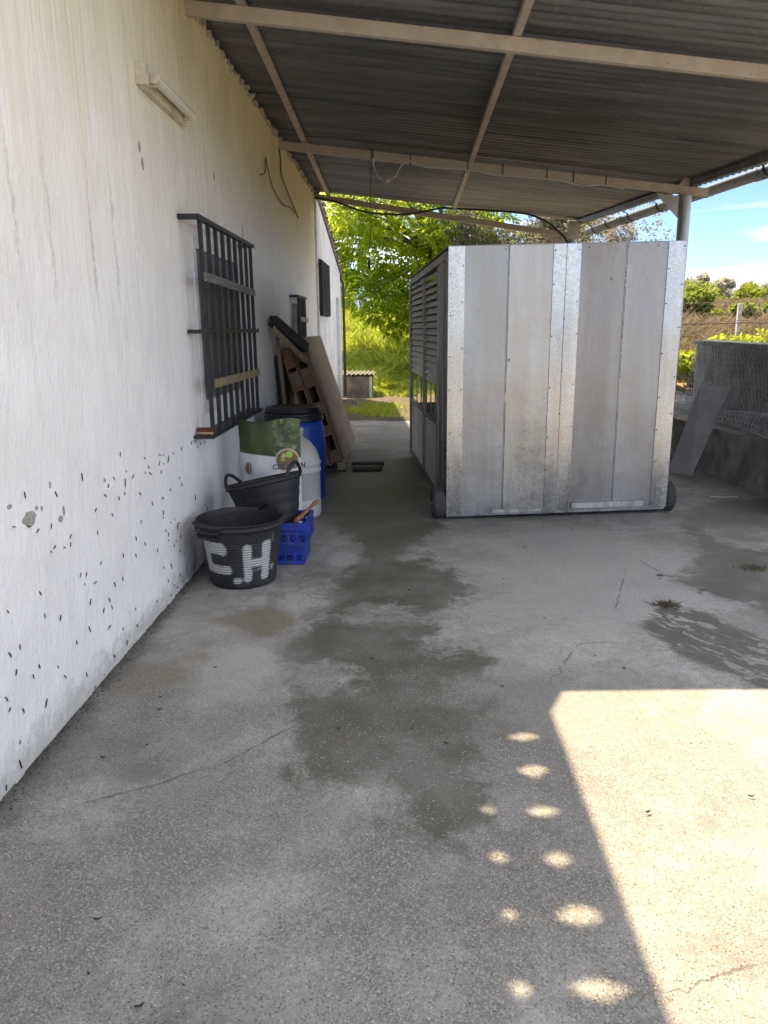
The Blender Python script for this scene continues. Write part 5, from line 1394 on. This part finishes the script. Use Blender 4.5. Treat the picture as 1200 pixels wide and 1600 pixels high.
def compound_leaves(cent, rad_, n, stalk, L, Wd, pairs=4):
    """hanging compound leaves: a stalk with leaflets in pairs and one at the tip"""
    k = R_.randint(0, len(cent), n)
    u = unit(R_.normal(size=(n, 3))); r = R_.uniform(0.2, 1.0, n) ** 0.6
    p = cent[k] + u * (r * rad_[k])[:, None]
    d = unit(u * np.array([1, 1, 0.5]) + R_.normal(size=(n, 3)) * 0.35 + np.array([0, 0, -0.35]))
    up = unit(R_.normal(size=(n, 3)) * 0.35 + np.array([0, 0, 1.0]))
    s = unit(np.cross(d, up)); out = []
    for i in range(pairs):
        t = (0.3 + 0.6 * i / pairs) * stalk
        for sg in (-1, 1):
            dd = d * 0.55 + s * sg * 0.9 + np.array([0, 0, -0.25]) + R_.normal(size=(n, 3)) * 0.15
            base = p + d * t + np.array([0, 0, -0.12]) * t * t
            out.append(leaf_quads(base, dd, up + R_.normal(size=(n, 3)) * 0.25, L * R_.uniform(0.7, 1.15, n), Wd * R_.uniform(0.7, 1.15, n)))
    out.append(leaf_quads(p + d * stalk * 0.9, d, up, L * R_.uniform(0.8, 1.3, n), Wd * R_.uniform(0.8, 1.2, n)))
    return np.concatenate(out)
MAT_BARK = simple('grey_bark', (0.11, 0.095, 0.075), 0.95, var=0.35, scale=9, bump=0.9, bscale=18)
def tree(name, label, cat, base, trunk_h, cent, rad_, leaves, leaf_mat, tr=0.16, group=None, nb=14, seed=1):
    g = random.Random(seed)
    z0 = float(terrain_h(base[0], base[1])) - 0.05
    t = thing(name, label, cat, (base[0], base[1], z0), 0, group)
    b = Vector((base[0], base[1], z0)); top = b + Vector((g.uniform(-.2, .2), g.uniform(-.2, .2), trunk_h))
    mb = MB().tube(smoothpath([b, b + Vector((0.05, 0.03, trunk_h * 0.5)), top], 5), [tr * 1.25] + [tr] * 9 + [tr * 0.8], 10)
    cc = [Vector(c) for c in cent]; g.shuffle(cc)
    for c in cc[:nb]:
        m1 = top.lerp(c, 0.5) + Vector((g.uniform(-.2, .2), g.uniform(-.2, .2), 0.25))
        mb.tube(smoothpath([top - Vector((0, 0, 0.15)), m1, c], 4), [tr * 0.5, tr * .45, tr * .4, tr * .35, tr * .28, tr * .2, tr * .15, tr * .10, tr * .06], 6)
    mb.build('trunk', MAT_BARK, t)
    me = big_mesh('crown', leaves - np.array([base[0], base[1], z0]), 4, leaf_mat)
    link_mesh('crown', me, t)
    return t
def ellipsoid_clusters(c, r, n, rc, shell=0.55, zmin=-1.0):
    out = []
    while len(out) < n:
        u = unit(R_.normal(size=3)); q = u * R_.uniform(shell, 1.0) ** 0.7
        if q[2] < zmin: continue
        out.append(np.array(c) + q * np.array(r))
    return np.array(out), R_.uniform(rc * 0.7, rc * 1.25, n)

LEAF_WALNUT = make_leaf('bright_walnut_leaf', [(0.11, 0.19, 0.014), (0.19, 0.29, 0.018), (0.27, 0.37, 0.025), (0.34, 0.42, 0.04)], 0.72, tint=(0.62, 0.72, 0.04))
LEAF_OLIVE = make_leaf('olive_leaf', [(0.075, 0.085, 0.048), (0.125, 0.130, 0.085), (0.19, 0.185, 0.135), (0.24, 0.215, 0.165)], 0.45, tint=(0.50, 0.48, 0.34))
LEAF_IVY = make_leaf('ivy_leaf', [(0.09, 0.14, 0.020), (0.16, 0.23, 0.035), (0.24, 0.31, 0.055), (0.30, 0.36, 0.085)], 0.45)
LEAF_WEED = make_leaf('weed_leaf', [(0.13, 0.20, 0.015), (0.24, 0.33, 0.025), (0.34, 0.42, 0.045)], 0.62, tint=(0.55, 0.64, 0.05))
LEAF_GREY = make_leaf('silver_leaf', [(0.20, 0.21, 0.17), (0.29, 0.295, 0.25), (0.38, 0.38, 0.33)], 0.5, tint=(0.62, 0.63, 0.55))

cent, rc = ellipsoid_clusters((1.75, 22.8, 4.9), (3.5, 3.0, 2.9), 120, 0.62, 0.35, -0.75)
extra = np.array([(0.0, 21.3, 2.75), (0.3, 21.0, 2.45), (0.75, 21.1, 2.2), (1.1, 21.2, 1.9), (1.5, 21.2, 1.7), (1.9, 21.2, 1.5), (2.3, 21.4, 1.6), (1.6, 21.4, 2.3), (1.0, 21.3, 2.8), (0.5, 21.2, 3.1), (2.2, 21.5, 2.6), (-0.3, 21.6, 3.2), (2.8, 21.6, 2.0), (1.3, 21.0, 2.4), (-0.7, 21.8, 3.6), (1.9, 21.1, 2.0), (2.5, 21.3, 1.2)])
cent = np.concatenate([cent, extra]); rc = np.concatenate([rc, np.full(len(extra), 0.48)])
lv = compound_leaves(cent, rc, 8200, 0.30, 0.135, 0.058, 4)
tree('walnut_tree', 'bright green broadleaf tree hanging over the grassy bank beyond the house', 'tree', (2.7, 23.0), 2.6, cent, rc, lv, LEAF_WALNUT, 0.17, nb=26, seed=2)

cent, rc = ellipsoid_clusters((4.9, 21.5, 3.45), (2.9, 2.0, 1.35), 60, 0.55, 0.3)
lv = cluster_leaves(cent, rc, 52000, 0.095, 0.042, 0.1)
tw = cluster_leaves(np.array([(8.0, 21.4, 4.35), (8.2, 21.2, 4.0), (7.8, 21.6, 4.7), (7.7, 21.3, 3.9), (7.4, 21.4, 4.5)]), np.full(5, 0.45), 480, 0.10, 0.05, 0.1)
tree('olive_tree', 'grey-green olive tree showing above the cage', 'tree', (5.2, 21.8), 1.2, cent, rc, np.concatenate([lv, tw]), LEAF_OLIVE, 0.15, nb=24, seed=3)

def shrub(name, label, base, r, n, mat, L, Wd, group=None, ncl=16, up=0.0, seed=1, cat='shrub', lift=0.9):
    z0 = float(terrain_h(base[0], base[1]))
    c = (base[0], base[1], z0 + r[2] * lift + up)
    cent, rc = ellipsoid_clusters(c, r, ncl, min(r) * 0.42, 0.3)
    lv = cluster_leaves(cent, rc, n, L, Wd, 0.2, 0.8)
    return tree(name, label, cat, base, r[2] * 0.5, cent, rc, lv, mat, 0.035, group, nb=10, seed=seed)
# hedge row on the rise at the right
for i, x in enumerate((6.2, 7.5, 8.8, 10.1, 11.4)):
    shrub('bramble', 'low green bramble mound on the slope between fence and hedge', (x, 16.9 + 0.5 * math.sin(i * 1.9)), (1.0, 0.6, 0.40 + 0.08 * math.sin(i * 2.3)), 4500, LEAF_IVY, 0.085, 0.07, 'brambles on the slope', 16, 0.0, 120 + i, 'bramble', 0.55)
hx = [7.2, 8.7, 10.1, 11.6, 13.2, 14.8]
for i, x in enumerate(hx):
    shrub('hedge_shrub', 'leafy green shrub in the hedge row beyond the wire fence', (x, 20.5 + 0.6 * math.sin(i * 2.1)), (1.05, 0.8, 0.62 + 0.12 * math.sin(i * 1.7)), 4200, LEAF_IVY, 0.11, 0.085, 'hedge shrubs on the rise', 22, seed=20 + i, lift=0.12)
for i, (x, y, rz, lab) in enumerate(((11.2, 25.5, 0.52, 'tall silvery bush rising behind the hedge, nearer the frame middle'), (13.3, 26.0, 0.46, 'broad silvery bush behind the hedge at the far right'), (8.6, 25.5, 0.30, 'low silvery bush showing over the hedge beside the cage edge'))):
    shrub('silver_bush', lab, (x, y), (1.05 if i != 1 else 1.4, 0.8, rz), 14000, LEAF_GREY, 0.11, 0.045, 'silvery bushes behind the hedge', 22, seed=40 + i)
# weeds behind the boundary wall and in the gap by the cage
for i, (x, y, rx, rz, n) in enumerate(((6.25, 11.9, 0.42, 0.34, 900), (6.75, 12.1, 0.5, 0.40, 1100), (7.45, 12.2, 0.48, 0.27, 900), (8.1, 12.4, 0.5, 0.26, 900), (5.85, 11.7, 0.35, 0.30, 800), (7.1, 11.7, 0.5, 0.34, 900), (7.8, 11.9, 0.5, 0.3, 900))):
    shrub('weed_clump', 'bright green weeds growing up behind the boundary wall', (x, y), (rx, 0.4, rz), n, LEAF_WEED, 0.085, 0.065, 'weeds behind the boundary wall', 9, 0.0, 60 + i, 'weeds', 0.95)
shrub('ivy_clump', 'green ivy clump in the gap between cage and boundary wall', (5.55, 12.5), (0.34, 0.35, 0.55), 1300, LEAF_WEED, 0.085, 0.065, None, 10, -0.1, 70, 'ivy')
# bushes on the bank at the left
for i, (x, y, rx, rz, n, lab) in enumerate(((-0.7, 31.0, 0.9, 0.95, 3000, 'rounded yellow-green bush on top of the grassy bank'), (0.9, 31.5, 1.0, 0.75, 3000, 'lower yellow-green bush beside the rounded one on the bank'), (2.8, 30.5, 1.3, 0.9, 3200, 'wide green bush on the bank behind the broadleaf tree'), (-2.4, 32.0, 1.3, 1.1, 3000, 'green bush on the bank mostly hidden by the outbuilding'))):
    shrub('bank_bush', lab, (x, y), (rx, 0.8, rz), n, LEAF_WEED, 0.10, 0.05, 'bushes on the bank', 16, 0.0, 80 + i)

def blades(xy, h, w, lean, z=None):
    n = len(xy)
    z = terrain_h(xy[:, 0], xy[:, 1]) if z is None else z
    b = np.stack([xy[:, 0], xy[:, 1], z - 0.01], 1)
    a = R_.uniform(0, 2 * np.pi, n); s = np.stack([np.cos(a), np.sin(a), np.zeros(n)], 1) * (w * 0.5)
    l = R_.normal(size=(n, 2)) * lean; hh = h * R_.uniform(0.5, 1.25, n)
    mid = b + np.stack([l[:, 0] * 0.35 * hh, l[:, 1] * 0.35 * hh, hh * 0.6], 1)
    tip = b + np.stack([l[:, 0] * hh, l[:, 1] * hh, hh], 1)
    return np.stack([b - s, b + s, mid + s * 0.7, tip], 1).reshape(-1, 3)
GRASS = make_leaf('lush_grass_blade', [(0.20, 0.27, 0.024), (0.31, 0.41, 0.04), (0.44, 0.50, 0.07), (0.54, 0.56, 0.13)], 0.58, tint=(0.60, 0.66, 0.09))
DRY = make_leaf('dry_grass_blade', [(0.15, 0.11, 0.05), (0.24, 0.185, 0.095), (0.33, 0.27, 0.16)], 0.35, tint=(0.5, 0.42, 0.25))
n = 70000
xy = np.stack([R_.uniform(-2.5, 4.5, n), 19.6 + 13.0 * R_.uniform(0, 1, n) ** 1.5], 1)
cl = np.stack([R_.uniform(-2.0, 4.0, 90), 19.8 + 11 * R_.uniform(0, 1, 90) ** 1.4], 1)
xy2 = cl[R_.randint(0, 90, 3600)] + R_.normal(0, 0.13, (3600, 2))
me = big_mesh('bank_grass', np.concatenate([blades(xy, 0.17, 0.016, 1.0), blades(xy2, 0.42, 0.014, 0.45)]), 4, GRASS)
tag(link_mesh('bank_grass', me), 'tall sunlit grass covering the bank beyond the house', 'grass', None, 'stuff')
n = 22000
xy = np.stack([R_.uniform(5.8, 15.0, n), R_.uniform(11.4, 20.5, n)], 1)
me = big_mesh('dry_grass', blades(xy, 0.30, 0.016, 0.7), 4, DRY)
tag(link_mesh('dry_grass', me), 'dry tan grass on the slope behind the wire fence', 'grass', None, 'stuff')
n = 2600
xy = np.stack([R_.normal(0.80, 0.26, n), R_.normal(15.2, 0.50, n)], 1)
xy = xy[(xy[:, 1] > 14.1)]
me = big_mesh('grass_patch', blades(xy, 0.085, 0.012, 0.6), 4, GRASS)
tag(link_mesh('grass_patch', me), 'short grass patch on the dirt just past the concrete floor', 'grass', None, 'stuff')
n = 1500
xy = np.stack([R_.uniform(0.6, 2.4, n), R_.normal(18.9, 0.30, n)], 1)
me = big_mesh('verge_weeds', blades(xy, 0.11, 0.016, 0.7), 4, GRASS)
tag(link_mesh('verge_weeds', me), 'ragged weeds along the foot of the grassy bank', 'weeds', None, 'stuff')
TUFT = make_leaf('withered_tuft_blade', [(0.10, 0.092, 0.055), (0.16, 0.145, 0.085), (0.22, 0.20, 0.13)], 0.2, tint=(0.2, 0.18, 0.09))
for (x, y, r, h, n, lab) in ((2.94, 4.14, 0.030, 0.026, 300, 'small dark grass tuft growing from the crack near the sunlit patch'), (3.74, 4.82, 0.050, 0.026, 160, 'withered grass tuft on the damp floor at the right edge'), (3.08, 4.69, 0.012, 0.014, 60, 'tiny weed sprouting in the long floor crack')):
    xy = np.stack([R_.normal(x, r, n), R_.normal(y, r * 0.7, n)], 1)
    q = blades(xy, h, 0.0018, 0.8, np.zeros(n) + 0.004) - np.array([x, y, 0.0])
    o = link_mesh('grass_tuft', big_mesh('grass_tuft', q, 4, TUFT), None, (x, y, 0.0)); tag(o, lab, 'grass tuft', 'grass tufts in the floor', 'stuff')

# ------------------------------------------------------------------ wire fence on the slope
MAT_CPOST = simple('pale_concrete_post', (0.42, 0.42, 0.42), 0.9, var=0.2, scale=12, bump=0.3)
fence = thing('wire_fence', 'wire fence with pale concrete posts on the slope behind the boundary wall', 'fence', (8.0, 14.0, 1.2))
for x in (4.6, 7.42, 10.2, 13.0):
    z0 = float(terrain_h(x, 14.0)); MB().box(x - 0.035, x + 0.035, 13.97, 14.04, z0 - 0.15, max(z0 + 0.6, 1.95)).build('fence_post', MAT_CPOST, fence, bevel=0.01)
for z, sag in ((1.62, 0.03), (1.66, 0.05), (1.98, 0.02), (1.45, 0.06)):
    pts = []
    for a, b in zip((4.6, 7.42, 10.2), (7.42, 10.2, 13.0)):
        for k in range(8):
            t = k / 8; pts.append((a + (b - a) * t, 13.93, z - sag * math.sin(math.pi * t)))
    MB().tube(pts, 0.006 if z != 1.62 else 0.010, 5).build('fence_wire', simple('rusty_wire', (0.12, 0.09, 0.07), 0.8), fence)
mb = netting(lambda u, v: (5.0 + u * 1.4, 13.92 + 0.01 * math.sin(u * 3), 1.30 + v * 1.2), 40, 9, 0.0008)
mb.build('fence_netting', MAT_WIRE, fence)['kind'] = 'stuff'

# ------------------------------------------------------------------ stones along the foot of the bank
MAT_STONE = simple('pale_stone', (0.36, 0.33, 0.28), 0.9, var=0.3, scale=9, bump=0.6)
g = random.Random(77)
for k in range(16):
    x = 0.75 + k * 0.11 + g.uniform(-.04, .04); y = 18.75 + g.uniform(-.25, .25); r = g.uniform(0.03, 0.075)
    z = float(terrain_h(x, y))
    mb = MB().lathe([(0.0, 0.0), (r * 0.9, 0.0), (r, r * 0.35), (r * 0.7, r * 0.75), (0.0, r * 0.9)], (0, 0, 0), 7, False)
    mb.v = [(a * 1.3 + g.uniform(-.2, .2) * r, b + g.uniform(-.2, .2) * r, c) for a, b, c in mb.v]
    o = mb.build('stone', MAT_STONE); o.location = (x, y, z - 0.005); tag(o, 'pale loose stone along the foot of the grassy bank', 'stone', 'stones at the foot of the bank')

# ------------------------------------------------------------------ grit swept up along the wall and strewn on the floor
def grit(pos, r):
    n = len(pos)
    o = np.array([(1, 0, 0), (-0.5, 0.87, 0), (-0.5, -0.87, 0), (0, 0, 0.9)], float)
    a = R_.uniform(0, 6.28, n); c, s = np.cos(a), np.sin(a)
    k = o[None] * r[:, None, None] * R_.uniform(0.7, 1.3, (n, 4, 1))
    v = np.stack([k[..., 0] * c[:, None] - k[..., 1] * s[:, None], k[..., 0] * s[:, None] + k[..., 1] * c[:, None], k[..., 2]], -1) + pos[:, None, :]
    return v[:, [0, 1, 3, 1, 2, 3, 2, 0, 3]].reshape(-1, 3)
n = 2600
px_ = np.stack([np.abs(R_.normal(0.012, 0.03, n)) + 0.004, R_.uniform(1.2, 9.5, n), np.zeros(n) + 0.001], 1)
me = big_mesh('wall_grit', grit(px_, R_.uniform(0.0012, 0.0050, n)), 3, simple('dark_grit', (0.055, 0.05, 0.042), 0.95, var=0.5, scale=60))
tag(link_mesh('wall_grit', me), 'dark grit gathered along the foot of the white wall', 'grit', None, 'stuff')
n = 2400
px_ = np.stack([R_.uniform(0.1, 4.2, n), 1.1 + 6.5 * R_.uniform(0, 1, n) ** 1.3, np.zeros(n) + 0.001], 1)
me = big_mesh('floor_grit', grit(px_, R_.uniform(0.0010, 0.0034, n) * np.where(R_.uniform(0, 1, n) > 0.96, 1.7, 1.0)), 3, simple('mixed_grit', (0.15, 0.14, 0.12), 0.95, var=0.7, scale=25))
tag(link_mesh('floor_grit', me), 'fine loose grit strewn over the concrete floor', 'grit', None, 'stuff')

# ------------------------------------------------------------------ millipedes on the wall, scraps on the floor
MIL = [(3.65,1.0,3.644,0.976),(3.183,0.982,3.188,0.944),(2.682,1.007,2.683,0.98),(2.919,0.956,2.937,0.929),(3.469,0.875,3.452,0.858),(3.529,0.9,3.542,0.877),(3.7,0.899,3.705,0.884),(3.675,0.86,3.677,0.812),(3.808,0.854,3.772,0.839),(3.66,0.794,3.651,0.778),(3.4,0.84,3.429,0.82),(3.575,0.791,3.579,0.769),(3.86,0.747,3.883,0.728),(3.979,0.837,3.976,0.827),(4.038,0.819,4.082,0.806),(4.034,0.862,4.046,0.84),(4.243,0.797,4.236,0.774),(4.235,0.854,4.215,0.829),(4.404,0.853,4.374,0.815),(4.293,0.829,4.311,0.819),(4.228,0.892,4.257,0.879),(4.3,0.879,4.31,0.869),(4.487,0.861,4.512,0.846),(4.678,0.863,4.658,0.846),(4.921,0.871,4.889,0.847),(4.971,0.867,4.992,0.845),(5.042,0.817,5.039,0.803),(5.119,0.83,5.123,0.809),(5.24,0.824,5.216,0.803),(3.979,0.916,4.004,0.904),(4.041,0.658,4.052,0.631),(4.226,0.643,4.246,0.622),(4.224,0.562,4.217,0.534),(4.212,0.526,4.209,0.516),(4.584,0.692,4.572,0.676),(4.607,0.647,4.631,0.621),(4.379,0.659,4.388,0.642),(4.907,0.5,4.898,0.467),(3.3,0.797,3.28,0.782),(3.468,0.731,3.481,0.709),(3.85,0.6,3.845,0.579),(3.286,0.695,3.281,0.674),(3.753,0.537,3.756,0.509),(3.876,0.471,3.881,0.445),(3.021,0.75,3.003,0.734),(3.008,0.719,3.0,0.7),(2.859,0.839,2.851,0.818),(2.755,0.845,2.733,0.834),(2.567,0.903,2.59,0.895),(2.672,0.879,2.694,0.868),(2.874,0.743,2.85,0.735),(2.824,0.734,2.837,0.725),(2.94,0.718,2.957,0.706),(3.293,0.544,3.277,0.53),(3.561,0.501,3.555,0.478),(3.725,0.448,3.735,0.426),(4.073,0.373,4.061,0.354),(3.071,0.562,3.055,0.544),(3.13,0.545,3.114,0.527),(3.095,0.505,3.093,0.498),(3.183,0.471,3.219,0.47),(3.413,0.4,3.428,0.37),(3.527,0.39,3.522,0.367),(2.699,0.61,2.711,0.589),(3.141,0.415,3.123,0.391),(3.333,0.349,3.344,0.323),(3.354,0.303,3.362,0.279),(3.268,0.324,3.258,0.3),(3.657,0.175,3.653,0.159),(2.46,0.625,2.468,0.61),(4.24,0.443,4.242,0.423),(4.29,0.409,4.271,0.388),(4.27,0.372,4.267,0.359),(4.339,0.463,4.349,0.45),(4.417,0.462,4.42,0.448),(4.47,0.412,4.456,0.385),(4.465,0.422,4.521,0.405),(4.518,0.335,4.512,0.309),(4.405,0.33,4.422,0.314),(4.374,0.312,4.37,0.293),(4.468,0.245,4.487,0.23),(4.726,0.221,4.722,0.203),(4.547,0.204,4.566,0.189),(4.282,0.217,4.3,0.176),(4.146,0.244,4.154,0.224),(4.21,0.142,4.212,0.119),(4.454,0.1,4.434,0.083),(4.307,0.077,4.323,0.058),(4.356,0.044,4.381,0.024),(4.478,0.043,4.489,0.026),(3.991,0.094,3.987,0.077),(5.128,0.394,5.132,0.37),(5.186,0.351,5.181,0.332),(4.226,0.041,4.242,0.021),(2.715,0.512,2.718,0.491),(2.847,0.455,2.832,0.433),(3.088,0.305,3.101,0.272),(3.321,0.219,3.292,0.201),(3.472,0.142,3.46,0.129),(3.651,0.083,3.665,0.061),(2.956,0.295,2.957,0.274),(3.504,0.058,3.493,0.033),(2.512,0.473,2.511,0.451),(2.437,0.477,2.444,0.45),(2.626,0.34,2.631,0.318),(2.47,0.394,2.458,0.374),(2.574,0.324,2.578,0.301),(2.768,0.266,2.773,0.252),(2.814,0.202,2.827,0.181),(3.323,0.06,3.338,0.039),(3.014,0.118,3.018,0.094),(2.377,0.335,2.384,0.309),(2.398,0.281,2.382,0.27),(2.472,0.237,2.481,0.213),(2.655,0.179,2.631,0.15),(2.43,0.132,2.422,0.118),(2.407,0.065,2.414,0.018),(2.306,0.03,2.298,0.01),(3.199,0.021,3.187,0.019),(3.093,0.015,3.075,0.005)]
MAT_MIL = simple('dark_millipede', (0.020, 0.018, 0.017), 0.45, var=0.3, scale=80)
g = random.Random(5)
for (y0, z0, y1, z1) in MIL:
    L = math.hypot(y1 - y0, z1 - z0); L = max(0.012, min(L, 0.055)); a = math.atan2(z1 - z0, y1 - y0)
    bend = g.uniform(-0.22, 0.22) + (g.choice((-0.9, 0.9)) if g.random() < 0.12 else 0)
    n = 7; pts = []; ry, rz = 0.0, 0.0; aa = a - bend / 2
    for k in range(n):
        pts.append((0.0032, ry, rz)); ry += L / (n - 1) * math.cos(aa); rz += L / (n - 1) * math.sin(aa); aa += bend / (n - 1) * (2.5 if k > 3 else 0.6)
    my, mz = sum(p[1] for p in pts) / n, sum(p[2] for p in pts) / n
    w = 0.0017 + 0.0011 * min(1, L / 0.04) * g.uniform(0.7, 1.2)
    mb = MB().tube([(p[0], p[1] - my, p[2] - mz) for p in pts], [w * 0.6, w * 0.95, w, w, w, w * 0.9, w * 0.5], 6)
    o = mb.build('millipede', MAT_MIL); o.location = (0.0008, (y0 + y1) / 2, (z0 + z1) / 2)
    tag(o, 'tiny dark millipede on the lower white wall', 'millipede', 'millipedes on the white wall')
SCRAPS = [(0.56, 1.72), (0.61, 1.54), (0.77, 1.45), (0.26, 2.52), (1.57, 2.63), (1.44, 2.74), (1.14, 2.74), (2.3, 5.31), (1.44, 4.4), (2.19, 3.93), (1.85, 3.11), (2.22, 2.21), (0.86, 1.51), (0.36, 2.89), (0.4, 2.61), (1.11, 3.13), (2.45, 3.3), (3.05, 4.6), (3.2, 4.33), (2.05, 4.6), (2.6, 2.3), (1.9, 5.7), (0.5, 3.3), (0.33, 3.0), (1.25, 3.4), (2.75, 5.8)]
MAT_SCRAP = simple('dark_leaf_scrap', (0.035, 0.032, 0.022), 0.9, var=0.4, scale=60)
g = random.Random(15)
for (x, y) in SCRAPS:
    L = g.uniform(0.005, 0.013); w = L * g.uniform(0.18, 0.45); a = g.uniform(-0.6, 0.6)
    pts = [(-L, 0, 0), (-L * .4, w, .003), (L * .3, w * .8, .004), (L, .1 * w, .001), (L * .4, -w, .003), (-L * .5, -w * .7, .002)]
    mb = MB().prism([(p[0], p[1], 0.0) for p in pts], (0, 0, 0.0025))
    mb.v = [(px, py, pz + 0.006 * (px / L) ** 2) for px, py, pz in mb.v]
    o = mb.build('leaf_scrap', MAT_SCRAP); o.location = (x, y, 0.004); o.rotation_euler = (0, 0, a)
    tag(o, 'tiny dark curled scrap lying on the concrete floor', 'leaf scrap', 'scraps on the floor')
